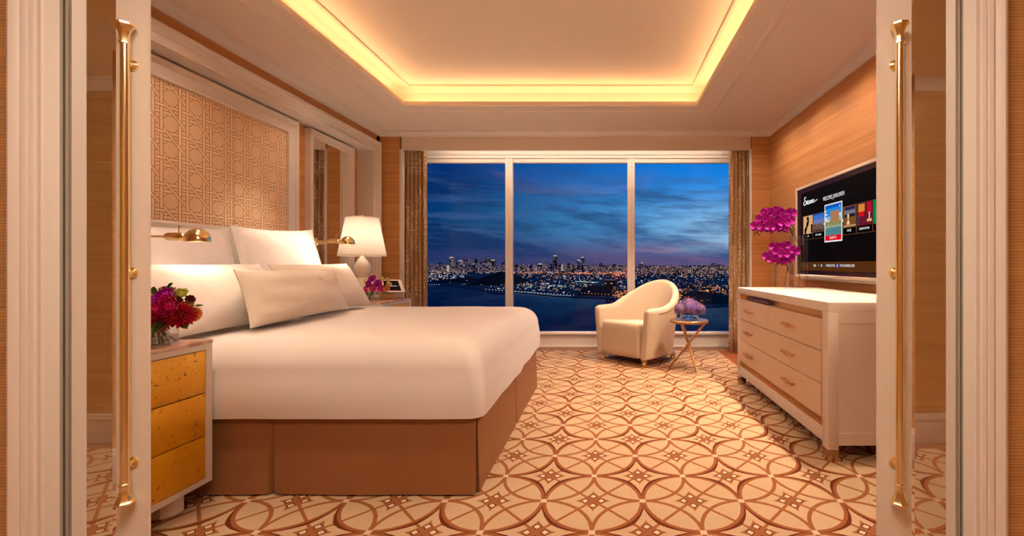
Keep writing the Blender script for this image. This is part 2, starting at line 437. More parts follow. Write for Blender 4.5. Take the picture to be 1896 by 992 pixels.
# lower ceiling ring with the tray opening
TX0, TY0, TX1, TY1 = -2.02, 1.95, .945, 4.65
struct('ceiling', MB().ring(TX0, TY0, TX1, TY1, [(0, ZC), (0, ZC+.012), (2.2, ZC+.012), (2.2, ZC)]), ceilw, smooth=0)
struct('ceiling_upper', MB().box(-2.6, 1.5, 2.965, 1.5, 5.2, 3.05), ceilw, smooth=0)
struct('trim_cove_wall', MB().ring(TX0-.15, TY0-.15, TX1+.15, TY1+.16, [(0, ZC+.01), (0, 2.92), (-.05, 2.97), (.12, 3.0), (.12, ZC+.01)]), ceilw)
struct('trim_tray_edge', MB().ring(TX0, TY0, TX1, TY1, [(-.004, 2.738), (-.004, 2.772), (.012, 2.775), (.02, 2.75), (.235, 2.75), (.235, 2.742), (.215, 2.728), (.185, 2.722), (.175, 2.734), (.06, 2.734), (.03, 2.724), (.008, 2.726)]), ceilw, smooth=25)
struct('trim_upper_ring', MB().ring(-2.00, TY0+.06, .905, 4.70, [(0, 2.968), (0, 2.952), (.012, 2.945), (.024, 2.957), (.034, 2.952), (.044, 2.957), (.044, 2.968)]), ceilw, smooth=25)
# crown moulding, profile (in from wall, z)
def crown(x0, y0, x1, y1, z, nm, d=.085, h=.055):
    return struct(nm, MB().ring(x0, y0, x1, y1, [(0, z-h), (-.018, z-h), (-.024, z-h*.62), (-d*.55, z-h*.34), (-d*.62, z-h*.2), (-d, z-h*.14), (-d, z+.002), (0, z+.002)]), trimw, smooth=25)
crown(XL, YF, XR, YP, ZC, 'trim_crown', .10, .05)
# window recess
struct('trim_window_header', MB().box(-2.78, YW-.02, 2.56, XR+.02, YW+.12, 2.78).box(-2.78, YW-.035, 2.60, XR+.02, YW, 2.635, .005), trimw)
struct('ceiling_pocket', MB().box(-2.9, YP+.05, 2.75, 2.2, YW+.12, 2.80), ceilw, smooth=0)
struct('trim_window_sill', MB().box(-2.78, YW-.03, .175, XR+.02, YW+.10, .205, .006).box(-2.78, YW-.005, 0, XR+.02, YW+.10, .176).box(-2.78, YW-.02, 0, XR+.02, YW, .03, .003), trimw)
edges = [(-2.66, -1.284), (-1.284, .370), (.370, 1.96)]
for i, (a, b) in enumerate(edges):
    w = MB(); t = .050
    w.box(a, YW-.01, .20, a+t, YW+.06, 2.57, .004).box(b-t, YW-.01, .20, b, YW+.06, 2.57, .004)
    w.box(a+t, YW, 2.50, b-t, YW+.06, 2.57, .004).box(a+t, YW, .195, b-t, YW+.06, .212)
    wo_ = struct('window_%d' % (i+1), w, trimw)
    struct('glass_pane', MB().box(a+t-.004, YW+.035, .208, b-t+.004, YW+.041, 2.504), paneg, wo_, smooth=0)
# shell bits that are out of sight but close the room
struct('wall_front', MB().box(-3.1, 1.19, 2.07, 2.2, 1.33, 2.95).box(-3.1, 1.22, 0, -1.36, 1.33, 2.15).box(.90, 1.22, 0, 2.2, 1.33, 2.15), wallp, smooth=0)
# portal frame round the bed alcove (face on the left wall)
pf = MB()
def pprof(z0, z1):            # stepped moulding section, (x, z) from inner edge z0 to outer edge z1
    s_ = z1-z0
    return [(XREC, z0), (XL+.012, z0), (XL+.020, z0+.12*s_), (XL+.014, z0+.2*s_), (XL+.014, z0+.42*s_), (XL+.030, z0+.5*s_), (XL+.030, z0+.62*s_), (XL+.045, z0+.72*s_), (XL+.052, z0+.9*s_), (XL+.040, z1), (XREC, z1)]
A = pprof(2.49, 2.615); Bv = pprof(5.49, 5.625)
n = len(A); vs = []
for k in range(n): vs.append((A[k][0], YF+.03, A[k][1]))
for k in range(n): vs.append((A[k][0], Bv[k][1], A[k][1]))
for k in range(n): vs.append((Bv[k][0], Bv[k][1], 0))
fs = [(r*n+k, r*n+(k+1) % n, (r+1)*n+(k+1) % n, (r+1)*n+k) for r in (0, 1) for k in range(n)]
pf.add(vs, fs)
struct('trim_bed_portal', pf, trimw, smooth=25)
# baseboards
struct('baseboard_right', MB().box(XR-.018, 1.33, 0, XR, YP, .17, .004), trimw)
struct('baseboard_left', MB().box(XREC, 1.33, 0, XREC+.018, 5.47, .17, .004), trimw)

# ---------------------------------------------------------------- cove light strips (give off light)
covem = emis('cove_strip_light', (1.0, .60, .29, 1), 20)
for i, (x0, y0, x1, y1, w) in enumerate(((TX0+.0, TY1+.045, TX1, TY1+.07, 'along the window side of the ceiling tray'), (TX0-.07, TY0, TX0-.045, TY1, 'along the bed side of the ceiling tray'),
                             (TX1+.045, TY0, TX1+.07, TY1, 'along the television side of the ceiling tray'), (TX0, TY0-.07, TX1, TY0-.045, 'along the doorway side of the ceiling tray'))):
    tag(obj('cove_light', MB().box(x0, y0, ZC+.012, x1, y1, ZC+.020), covem, smooth=0), 'warm strip light hidden in the cove '+w, 'light', 'cove strip lights')

# ---------------------------------------------------------------- anteroom (camera side), seen in the door mirrors
AZ = 2.27
struct('wall_anteroom_back', MB().box(-3.75, -.72, 0, 2.75, -.585, 2.4), ribm, smooth=0)
struct('wall_anteroom_left', MB().box(-3.75, -.72, 0, -3.6, 1.1, 2.4), ribm, smooth=0)
struct('wall_anteroom_right', MB().box(2.62, -.72, 0, 2.75, 1.1, 2.4), ribm, smooth=0)
struct('ceiling_anteroom', MB().box(-3.75, -.72, AZ, 2.75, 1.20, AZ+.08), ceilw, smooth=0)
crown(-3.6, -.585, 2.62, 1.114, AZ, 'trim_crown_anteroom', .09, .06)
struct('baseboard_back', MB().box(-3.6, -.585, 0, 2.62, -.567, .185, .005).box(-3.6, -.585, .15, 2.62, -.560, .160, .004), trimw)
OL, OR_ = -1.350, .892
struct('wall_door_left', MB().box(-3.75, 1.115, 0, OL-.03, 1.14, 2.4), ribm, smooth=0)
struct('wall_door_right', MB().box(OR_+.03, 1.115, 0, 2.75, 1.14, 2.4), ribm, smooth=0)
struct('wall_door_head', MB().box(OL-.03, 1.115, 2.05, OR_+.03, 1.14, 2.4), ribm, smooth=0)
def casing(s, X, nm):
    w = .070
    P = [(0, 1.139), (0, 1.108), (.003, 1.103), (.012, 1.103), (.014, 1.097), (.020, 1.094), (.024, 1.098), (.027, 1.092), (.034, 1.089), (.038, 1.094), (.042, 1.094), (.047, 1.087), (.056, 1.082), (.065, 1.086), (w, 1.098), (w, 1.139)]
    o = struct(nm, MB().prism([(X-s*a, b) for a, b in P], 0, 2.06), trimw, smooth=30)
    x0, x1 = sorted((X-s*.004, X-s*.05))
    struct('jamb_groove', MB().box(x0, 1.1395, 0, x1, 1.1492, 2.12), mat('groove_grey', col(170, 160, 146), .8), o, smooth=0)
    return o
casing(1, OL, 'trim_casing_left'); casing(-1, OR_, 'trim_casing_right')
def sliding_door(s, xe, n_, xm, xo):
    o = struct('door_%d' % n_, MB().prism([(xe, 1.150), (xe, 1.156), (xe-s*.012, 1.165), (xe-s*.04, 1.190), (xm, 1.190), (xm, 1.150)], .01, 2.06), stile, smooth=20)
    # mirror panel with bevelled edge strip, and its hidden outer stile
    a, b = sorted((xm, xo))
    struct('mirror_panel', MB().box(a, 1.152, .01, b, 1.188, 2.14), mirror, o, smooth=0)
    struct('mirror_bevel', MB().prism([(xm+s*.000, 1.1502), (xm-s*.006, 1.1475), (xm-s*.0062, 1.1522), (xm, 1.1522)], .01, 2.06), mirror, o, smooth=0)
    hx = xm+s*(.045)
    hx = -1.177 if s > 0 else .7265
    h = thing('door_handle', ('tall octagonal polished brass pull handle on the left sliding door' if s > 0 else 'tall octagonal polished brass pull handle on the right sliding door'), 'door handle', (hx, 1.1275, .532), 0, None)
    z0, z1 = .532, 1.713
    obj('rod', MB().lathe([(.0092, z0+.03), (.0092, z1-.03)], (hx, 1.1275, 0), 28), gold, h)
    for (zz, d) in ((z1, -1), (z0, 1)):
        pr = [(.0098, .052), (.0118, .050), (.0118, .046), (.0100, .044), (.0104, .034), (.0125, .022), (.0185, .010), (.0215, .006), (.0215, .002), (.018, 0)]
        pr = [(r, zz+d*z) for r, z in pr]
        obj('end_cap', MB().lathe(pr, (hx, 1.1275, 0), 8, ph=PI/8), gold, h, smooth=20)
    for zz in (z1-.095, EYE-.02, z0+.095):
        RT = Matrix.Rotation(-PI/2, 3, 'X')
        obj('standoff', MB().lathe([(.014, -.001), (.013, .004), (.006, .009), (.006, .018)], (hx, 1.150, zz), 16, rot=Matrix.Rotation(PI/2, 3, 'X')), gold, h)
    return o
sliding_door(1, -1.1405, 1, -1.222, -2.0)
sliding_door(-1, .686, 2, .771, 1.55)

# ================================================================ LEFT WALL FITTINGS
# cane lattice headboard panel
hp = thing('wall_panel', 'tall woven lattice fabric panel in a white moulded frame above the bed', 'wall panel', (XREC, 3.0, 1.2))
fy0, fy1, fz1, fz0 = 1.55, 4.365, 2.475, 1.0
xf = XREC
prof = [(0, xf), (0, xf+.055), (.012, xf+.060), (.03, xf+.052), (.045, xf+.040), (.10, xf+.036), (.112, xf+.048), (.128, xf+.044), (.135, xf+.02), (.135, xf)]
def frame_left(mb, y0, z0, y1, z1, prof):
    n = len(prof); vs = []
    for sy, sz, Y, Z in ((1, 1, y0, z0), (-1, 1, y1, z0), (-1, -1, y1, z1), (1, -1, y0, z1)):
        for o, x in prof: vs.append((x, Y+sy*o, Z+sz*o))
    mb.add(vs, [(i*n+j, ((i+1) % 4)*n+j, ((i+1) % 4)*n+(j+1) % n, i*n+(j+1) % n) for i in range(4) for j in range(n)]); return mb
obj('frame', frame_left(MB(), fy0, fz0, fy1, fz1, prof), trimw, hp, smooth=25)
for a, b in ((1.68, 2.44), (2.44, 3.16), (3.16, 3.64), (3.64, 4.235)):
    obj('fabric_panel', MB().box(xf, a+.001, 1.12, xf+.022, b-.001, 2.345, .004), canem, hp)
# mirror
mi = thing('wall_mirror', 'tall mirror in a white moulded frame behind the bedside lamp', 'mirror', (XREC, 4.93, .8))
mp = [(0, xf), (0, xf+.060), (.008, xf+.066), (.03, xf+.060), (.05, xf+.048), (.058, xf+.050), (.066, xf+.036), (.066, xf)]
obj('frame', frame_left(MB(), 4.53, .80, 5.325, 2.47, mp), trimw, mi, smooth=25)
obj('mirror_glass', MB().prism([(xf-.02, 4.59), (xf+.030, 4.59), (xf+.006, 5.265), (xf-.02, 5.265)], .86, 2.41), mirror, mi, smooth=0)
# headboard
hb = thing('headboard', 'low white upholstered headboard rising just above the pillows', 'headboard', (-2.80, 3.2, 0))
obj('padded_board', MB().box(XREC+.065, 2.0, .05, -2.72, 4.17, 1.395, .02), fabric('headboard_fabric', col(222, 210, 196), 900, .85, .2, .03), hb)

# swing arm reading lamps
bulbm = emis('lamp_bulb_glow', (1, .78, .50, 1), 40)
def sconce(x, y, z, side, label, watt, tgt):
    t = thing('reading_lamp', label, 'lamp', (x, y, z))
    RX = Matrix.Rotation(PI/2, 3, 'Y')
    dome = [(.0575, 0), (.057, .012)]+[(.056*math.cos(a), .012+.058*math.sin(a)) for a in [i*PI/2/9 for i in range(10)]]
    inner = [(r*.95, zz*.96-.0) for r, zz in reversed(dome)]
    obj('dome_shade', MB().shell(dome+inner+[dome[0]], (x, y, z), 36), gold, t)
    obj('bulb', MB().lathe([(0, .046), (.016, .040), (.024, .026), (.02, .014), (0, .008)], (x, y, z), 16), bulbm, t)
    obj('socket_tube', MB().lathe([(.012, -.065), (.019, -.072), (.021, -.08), (.021, -.155), (.017, -.165), (.006, -.17)], (x, y, z+.026), 20, rot=RX), gold, t)
    obj('switch', MB().tube([(x-.10, y, z+.045), (x-.10, y, z+.078)], .003, 8).lathe([(0, .0), (.006, .003), (.006, .009), (0, .012)], (x-.10, y, z+.074), 10), gold, t)
    xp = x-.27
    obj('arm', MB().tube([(x-.16, y, z+.026), (xp, y, z+.026)], .006, 10), gold, t)
    obj('pivot', MB().lathe([(0, -.03), (.010, -.027), (.010, .028), (.005, .034), (0, .036)], (xp, y, z+.020), 14), gold, t)
    yw_ = 2.065 if side < 0 else 4.135          # runs past the pillow's edge, then back to the headboard
    obj('arm', MB().tube([(xp, y, z+.012), (xp, yw_-side*.03, z+.012), (xp-.01, yw_-side*.008, z+.012), (xp-.03, yw_, z+.012), (-2.70, yw_, z+.012)], .006, 10), gold, t)
    obj('wall_plate', MB().lathe([(.045, -.02), (.045, -.006), (.03, .004), (.012, .010), (.010, .03)], (-2.698, yw_, z+.012), 24, rot=RX), gold, t)
    l = spot('reading_light', (x-.01, y, z+.006), watt, tgt, size=150, rad=.02, color=(1, .80, .60), blend=.8)
    return t
sconce(-2.15, 2.43, 1.243, -1, 'brass swing arm dome lamp nearest the doorway, over the near side of the bed', 2.4, (-2.3, 2.6, .5))
sconce(-2.215, 3.97, 1.297, 1, 'brass swing arm dome lamp in front of the white lampshade', 13, (-2.75, 3.45, .9))

# ================================================================ BED
bed = thing('bed', 'large bed with smooth white duvet and pleated brown skirt', 'bed', (-1.62, 3.19, 0))
def rrect(x0, y0, x1, y1, r, n=8):
    pts = []
    for cx, cy, a0 in ((x1-r, y0+r, -PI/2), (x1-r, y1-r, 0), (x0+r, y1-r, PI/2), (x0+r, y0+r, PI)):
        for i in range(n+1):
            a = a0+PI/2*i/n; pts.append((cx+r*math.cos(a), cy+r*math.sin(a)))
    return pts
def densify(pts, step):
    out = []
    for i, p in enumerate(pts):
        q = pts[(i+1) % len(pts)]; d = math.dist(p, q); k = max(1, int(d/step))
        for j in range(k): out.append((p[0]+(q[0]-p[0])*j/k, p[1]+(q[1]-p[1])*j/k))
    return out
BX0, BY0, BX1, BY1 = -2.66, 2.195, -.590, 4.195
def duvet():
    mb = MB(); ref = densify(rrect(BX0, BY0, BX1, BY1, .07), .045); N = len(ref)
    cx, cy = (BX0+BX1)/2, (BY0+BY1)/2; HX, HY = (BX1-BX0)/2, (BY1-BY0)/2
    ztop = .748; zh = .385; Rr = .15
    levels = []
    for i in range(14): levels.append(('side', zh+(ztop-Rr-zh)*i/13))
    for i in range(1, 11): levels.append(('arc', i/10*PI/2))
    for i in range(1, 15): levels.append(('top', i/14))
    vs = []
    for kind, t in levels:
        for (x, y) in ref:
            dx, dy = x-cx, y-cy
            if kind == 'side':
                f = (ztop-Rr-t)/(ztop-Rr-zh); flare = .010*f
                ang = math.atan2(dy, dx)
                fold = .007*f*f*noise.noise(Vector((x*4.0, y*4.0, 0)))*2
                k = (flare+fold); L = math.hypot(dx, dy)
                X = x+dx/L*k; Y = y+dy/L*k; Z = t
                # bulge of the filling below the edge
                bl = .012*math.sin(PI*min(1, max(0, 1-f)))
                X += dx/L*bl; Y += dy/L*bl
            else:
                if kind == 'arc': ins = Rr*(1-math.cos(t)); Z = ztop-Rr+Rr*math.sin(t)
                else: ins = Rr+t*(HY-Rr); Z = ztop
                sx = max(0, (HX-ins)/HX); sy = max(0, (HY-ins)/HY)
                if kind == 'top' and t == 1: sy = 0.0
                X = cx+dx*sx; Y = cy+dy*sy
            # wrinkles and gentle crown
            e = min(1, max(0, (Z-zh)/(ztop-zh)))**2
            u = max(-1, min(1, (X-cx)/HX)); v = max(-1, min(1, (Y-cy)/HY))
            Z += e*(.016*(1-u*u)*(1-v*v)+.006*noise.noise(Vector((X*2.2, Y*2.2, 3)))+.0022*noise.noise(Vector((X*5, Y*14, 8))))
            vs.append((X, Y, Z))
    fs = []
    for i in range(len(levels)-1):
        for k in range(N): fs.append((i*N+k, i*N+(k+1) % N, (i+1)*N+(k+1) % N, (i+1)*N+k))
    o = len(vs); last = (len(levels)-1)*N
    mb.add(vs, fs); return mb
def hem():
    o = duvet(); return o
dv = obj('duvet', duvet(), linen, bed, smooth=80)
bmx = bmesh.new(); bmx.from_mesh(dv.data); bmesh.ops.remove_doubles(bmx, verts=bmx.verts[:], dist=.0004)
bmesh.ops.recalc_face_normals(bmx, faces=bmx.faces[:]); bmx.to_mesh(dv.data); bmx.free()
for p in dv.data.polygons: p.use_smooth = True
obj('mattress', MB().box(-2.66, 2.25, .34, -.65, 4.14, .68, .05), linen2, bed)
def skirt():
    mb = MB(); x0, y0, x1, y1 = -2.66, 2.225, -.618, 4.165
    P = []                                   # (x, y, nx, ny, pleat depth)
    def run(a, b, nx, ny, pleats):
        L = math.dist(a, b); ts = [0.0]
        for p in pleats: ts += [p-.018, p-.002, p, p+.002, p+.018]
        ts.append(1.0)
        fill = []
        for i in range(len(ts)-1):
            fill.append(ts[i])
            for k in range(1, 6):
                if ts[i+1]-ts[i] > .1: fill.append(ts[i]+(ts[i+1]-ts[i])*k/6)
        fill.append(ts[-1])
        for t in fill:
            d = 0; tg = 0
            for p in pleats:
                if abs(t-p) < .0001: d = 1.0
                elif abs(abs(t-p)-.002) < .0001: d = .12; tg = 1 if t > p else -1
            P.append((a[0]+(b[0]-a[0])*t, a[1]+(b[1]-a[1])*t, nx, ny, d, tg*(b[0]-a[0])/L, tg*(b[1]-a[1])/L))
    run((x0, y0), (x1, y0), 0, -1, [.515])
    P.append((x1-.01, y0+.03, .7, -.7, 0.2, 0, 0))
    run((x1, y0+.012), (x1, y1), 1, 0, [.5])
    run((x1, y1), (x0, y1), 0, 1, [.5])
    n = len(P); H = [.40, .30, .2, .1, .012]; vs = []
    for j, z in enumerate(H):
        f = j/4
        for (x, y, nx, ny, d, tx, ty) in P:
            w = .006*f*noise.noise(Vector((x*3, y*3, z)))
            off = .012*f+w-d*(.035*f+.004)
            vs.append((x+nx*off+tx*.013*f, y+ny*off+ty*.013*f, z))
    fs = [(j*n+k, j*n+k+1, (j+1)*n+k+1, (j+1)*n+k) for j in range(4) for k in range(n-1)]
    return mb.add(vs, fs)
sk = obj('bed_skirt', skirt(), skirtm, bed, smooth=30)
obj('box_spring', MB().box(-2.66, 2.29, .06, -.68, 4.10, .34), skirtm, bed)
for x, y in ((-2.5, 2.45), (-.9, 2.45), (-2.5, 3.95), (-.9, 3.95)):
    obj('leg', MB().lathe([(.03, 0), (.03, .06)], (x, y, .004), 12), black, bed)

def pillow(name, label, corners, th, m, flange=0.0, seed=0, group=None, pinch=.06, extra=None):
    bl, br, tr, tl = [Vector(c) for c in corners]
    base = (bl+br)/2; t = thing(name, label, 'pillow', base, 0, group)
    nrm = (br-bl).cross(tl-bl).normalized()
    if nrm.x < 0: nrm = -nrm
    NU, NV = 44, 32
    def P(u, v, s):
        U, V = u*2-1, v*2-1
        pu = U*(1-pinch*(1-V*V)*abs(U)**2*.9); pv = V*(1-pinch*1.3*(1-U*U)*abs(V)**2)
        a, b = (pu+1)/2, (pv+1)/2
        c = bl*(1-a)*(1-b)+br*a*(1-b)+tr*a*b+tl*(1-a)*b
        q = 1-flange*2
        iu, iv = min(1, abs(U)/max(q, .01)) if flange else abs(U), min(1, abs(V)/max(q, .01)) if flange else abs(V)
        h = max(0, (1-iu**2.4))**.62*max(0, (1-iv**2.6))**.62
        wr_ = noise.noise(Vector((U*2.3+seed, V*2.1, seed*3)))*.010+noise.noise(Vector((U*7+seed, V*6, seed)))*.003
        # creases that run out from the corners
        cr = 0
        for su in (-1, 1):
            for sv in (-1, 1):
                dx, dy = U-su, V-sv; r_ = math.hypot(dx, dy); an = math.atan2(dy, dx)
                cr += math.sin(an*9+seed)*math.exp(-r_*2.6)*.0045*min(1, r_*4)
        return c+nrm*s*(th*.5*h+.003+(wr_+cr)*min(1, h*2))
    mb = MB(); mb.grid(lambda u, v: P(u, v, 1), NU, NV); mb.grid(lambda u, v: P(u, v, -1), NU, NV)
    n1 = NU*NV
    per = [i*NV for i in range(NU)]+[(NU-1)*NV+j for j in range(1, NV)]+[i*NV+NV-1 for i in range(NU-2, -1, -1)]+[j for j in range(NV-2, 0, -1)]
    for i in range(len(per)):
        a, b = per[i], per[(i+1) % len(per)]; mb.f.append((a, b, b+n1, a+n1))
    o = obj('cushion', mb, m, t, smooth=60)
    if flange:
        path = []
        q = .5-flange*.5*2*.5
        f_ = flange
        for k in range(4*24):
            e, r_ = divmod(k, 24); s_ = r_/24
            u, v = [(f_+s_*(1-2*f_), f_), (1-f_, f_+s_*(1-2*f_)), (1-f_-s_*(1-2*f_), 1-f_), (f_, 1-f_-s_*(1-2*f_))][e]
            path.append(P(u, v, 1)+nrm*.001)
        path.append(path[0])
        obj('flange_seam', MB().tube(path, .0022, 6), m, t)
    if extra: extra(t, P, nrm)
    return t
pillow('pillow', 'large white square pillow leaning on the headboard behind the nearest brass lamp', ((-2.40, 2.15, .79), (-2.40, 3.12, .79), (-2.635, 3.22, 1.375), (-2.635, 2.15, 1.35)), .20, linen, .05, 1)
pillow('pillow', 'large white flanged pillow leaning on the headboard, brightly lit beside the far brass lamp', ((-2.37, 3.06, .79), (-2.37, 4.06, .79), (-2.60, 4.085, 1.430), (-2.60, 3.19, 1.395)), .20, linen, .06, 2)
pillow('pillow', 'wide white pillow at the near side of the bed, behind the pink and red bouquet', ((-2.00, 2.13, .775), (-1.99, 3.005, .775), (-2.26, 3.01, 1.125), (-2.28, 2.13, 1.12)), .18, linen, 0, 3)
pillow('pillow', 'wide cream pillow at the far side of the bed, beside the far bouquet', ((-2.00, 3.05, .775), (-1.99, 3.925, .785), (-2.25, 4.01, 1.130), (-2.24, 3.06, 1.12)), .19, linen2, 0, 4)
def monogram(t, P, nrm):
    m = fabric('embroidery_thread', col(228, 214, 192), 1500, .6, .1, .02); mb = MB()
    # small stitched crest near the top and a block of stitched rows near the near lower corner
    for row, (k, w) in enumerate(((5, .05), (4, .038), (2, .02), (1, .006))):
        for i in range(k):
            u = .66+(i-(k-1)/2)*.0125; v = .72-row*.035
            mb.tube([P(u-.004, v+.010, 1)+nrm*.0015, P(u, v-.010, 1)+nrm*.0015, P(u+.004, v+.010, 1)+nrm*.0015], .0011, 5)
    obj('embroidered_crest', mb, m, t)
    mb = MB()
    for r_ in range(5):
        for i in range(7):
            u = .16+i*.020; v = .34+r_*.035
            mb.tube([P(u, v-.007, 1)+nrm*.001, P(u, v+.007, 1)+nrm*.001], .0007, 4)
    obj('stitched_rows', mb, m, t)
pillow('pillow', 'oblong cream pillow lying foremost on the bed with a stitched crest', ((-1.855, 2.41, .785), (-1.855, 3.34, .800), (-1.985, 3.37, 1.085), (-1.985, 2.46, 1.095)), .15, linen2, 0, 5, extra=monogram, pinch=.05)

# ================================================================ NIGHTSTANDS
def nightstand(x1, y0, y1, label, visible=True):
    x0 = x1-.74; t = thing('nightstand', label, 'nightstand', ((x0+x1)/2, (y0+y1)/2, 0))
    b = MB().box(x0, y0, .107, x1-.02, y1, .753).box(x1-.02, y0, .107, x1, y1, .130).box(x1-.02, y0, .727, x1, y1, .753)
    b.box(x1-.02, y0, .13, x1, y0+.03, .727).box(x1-.02, y1-.032, .13, x1, y1, .727)
    obj('body', b, white, t, smooth=0)
    obj('stone_top', MB().box(x0-.003, y0-.004, .7535, x1+.003, y1+.002, .770, .003), marblem, t)
    obj('gap_shade_sheet', MB().box(x1-.0205, y0+.030, .130, x1-.0175, y1-.032, .727), mat('gap_shade_paint', col(60, 34, 14), .8), t, smooth=0)  # dark sheet added behind the drawers to paint shade into the gaps
    zs = [(.1335, .3275), (.3320, .5250), (.5295, .7235)]
    for a, c in reversed(zs):
        obj('drawer', MB().box(x1-.016, y0+.032, a, x1-.002, y1-.034, c, .0015), goldleafm, t)
    for lx, ly in ((x1-.10, y1-.12), (x1-.10, y0+.12), (x0+.1, y1-.12), (x0+.1, y0+.12)):
        obj('leg', MB().lathe([(.045, .004), (.060, .018), (.060, .085), (.072, .107)], (lx, ly, 0), 8, ph=PI/8), white, t, smooth=15)
    return t
nightstand(-1.845, 1.50, 2.163, 'white nightstand with three gold leaf drawers at the near side of the bed')
nightstand(-2.055, 4.26, 4.89, 'white nightstand with pinkish stone top beyond the bed, under the table lamp')

# ================================================================ TABLE LAMP
lx, ly, lz = -2.435, 4.63, .770
tl_ = thing('table_lamp', 'table lamp with tapered white shade on a cream double gourd base', 'lamp', (lx, ly, lz))
gp = [(.075, 0), (.085, .006), (.085, .02), (.06, .028), (.10, .045), (.128, .085), (.135, .125), (.120, .165), (.085, .200), (.062, .222), (.066, .24), (.088, .275), (.094, .305), (.085, .345), (.060, .385), (.036, .415), (.022, .432), (.018, .45)]
obj('gourd_base', MB().lathe([(r*.88, z) for r, z in gp], (lx, ly, lz), 40), ceramic, tl_)
obj('stem', MB().lathe([(.008, .45), (.008, .80)], (lx, ly, lz), 10), gold, tl_)
z0, z1 = 1.207, 1.600
obj('lamp_shade', MB().shell([(.224, z0), (.150, z1)], (lx, ly, 0), 56), shadem, tl_)
obj('shade_trim', MB().shell([(.225, z0), (.2245, z0+.01), (.2225, z0+.01), (.223, z0), (.225, z0)], (lx, ly, 0), 56), mat('shade_band', col(240, 222, 196), .7), tl_)
obj('shade_trim', MB().shell([(.151, z1), (.153, z1-.01), (.150, z1-.01), (.148, z1), (.151, z1)], (lx, ly, 0), 56), mat('shade_band', col(240, 222, 196), .7), tl_)
obj('finial', MB().lathe([(.006, 1.60), (.012, 1.604), (.016, 1.612), (.012, 1.620), (0, 1.624)], (lx, ly, 0), 14), ceramic, tl_)
sp = MB()
for k in range(3): a = k*2*PI/3; sp.tube([(lx, ly, z1-.012), (lx+.149*math.cos(a), ly+.149*math.sin(a), z1-.010)], .0025, 6)
obj('shade_spider', sp, gold, tl_)
pl = bpy.data.lights.new('table_lamp_bulb', 'POINT'); pl.energy = 4.2; pl.shadow_soft_size = .045; pl.color = (1, .86, .70)
po = bpy.data.objects.new('table_lamp_bulb', pl); C.objects.link(po); po.location = (lx, ly, 1.40)

# ================================================================ FLOWERS
def petal(mb, o, d, n, L, Wd, cup=.3, k=5):
    """petal from o along d, surface normal n"""
    d = Vector(d).normalized(); n = Vector(n); n = (n-d*n.dot(d)).normalized(); s = d.cross(n)
    def F(u, v):
        w = math.sin(PI*(.06+u*.92))**.6*Wd*.5
        c = (v*2-1)
        return Vector(o)+d*(L*u)+s*(w*c)+n*(cup*L*(u*u)+.25*Wd*c*c)
    mb.grid(F, k+3, 5)
def bloom(center, axis, r, layers, m, name, parent, label=None):
    ax = Vector(axis).normalized(); a = ax.orthogonal().normalized(); b = ax.cross(a); mb = MB(); c = Vector(center)
    for li in range(layers):
        f = li/max(1, layers-1); n = int(9-4*f); op = 1.25-1.05*f
        for k in range(n):
            t = 2*PI*(k/n)+li*.7+R.uniform(-.12, .12)
            rad = a*math.cos(t)+b*math.sin(t)
            d = rad*math.sin(op)+ax*math.cos(op)
            petal(mb, c-ax*r*.35+rad*r*.08, d, -rad*math.cos(op)+ax*math.sin(op), r*(1.0-.25*f)*R.uniform(.9, 1.08), r*.75, .22)
    o = obj(name, mb, m, parent, smooth=60, label=label); return o
def dahlia(center, axis, r, m, parent, rows=7, label=None):
    ax = Vector(axis).normalized(); a = ax.orthogonal().normalized(); b = ax.cross(a); mb = MB(); c = Vector(center)
    for li in range(rows):
        f = li/(rows-1); n = int(20-12*f); op = 1.5-1.35*f
        for k in range(n):
            t = 2*PI*k/n+li*.4; rad = a*math.cos(t)+b*math.sin(t)
            d = rad*math.sin(op)+ax*math.cos(op)
            petal(mb, c-ax*r*.3, d, -rad*math.cos(op)+ax*math.sin(op), r*(1.05-.15*f), r*.24, .12, 4)
    return obj('dahlia', mb, m, parent, smooth=60, label=label)
def pm(name, c, tr=.0):
    return mat(name, c, .55, 0, .3, Sheen_Weight=.1)
mag = pm('magenta_petal', col(206, 10, 184)); pink = pm('pink_petal', col(240, 60, 160)); redp = pm('crimson_petal', col(220, 14, 70))
lime = pm('lime_petal', col(232, 234, 120)); orange = pm('orange_petal', col(248, 160, 96)); cream = pm('cream_petal', col(250, 232, 160)); burg = pm('burgundy_petal', col(96, 14, 16))
mauve = pm('mauve_bud', col(150, 96, 70)); orch = pm('orchid_petal', col(194, 4, 172)); orch2 = pm('orchid_lip', col(120, 0, 84)); lil = pm('lilac_floret', col(146, 112, 160))
def leaf(c, d, n, L, Wd, parent, m=None):
    mb = MB(); petal(mb, c, d, n, L, Wd, -.15, 8); return obj('leaf', mb, m or leafm, parent, smooth=60)

def bowl(x, y, z, r, h, parent, wall=.004):
    p = [(r*.96, 0), (r, .006), (r, h), (r-wall, h), (r-wall, .012), (0, .010)]
    g = MB().shell([(0, 0)]+p, (x, y, z), 40); obj('glass_vase', g, vaseg, parent)
    obj('water', MB().lathe([(0, .012), (r-wall-.001, .013), (r-wall-.001, h*.52), (0, h*.52)], (x, y, z), 32), water_in, parent)

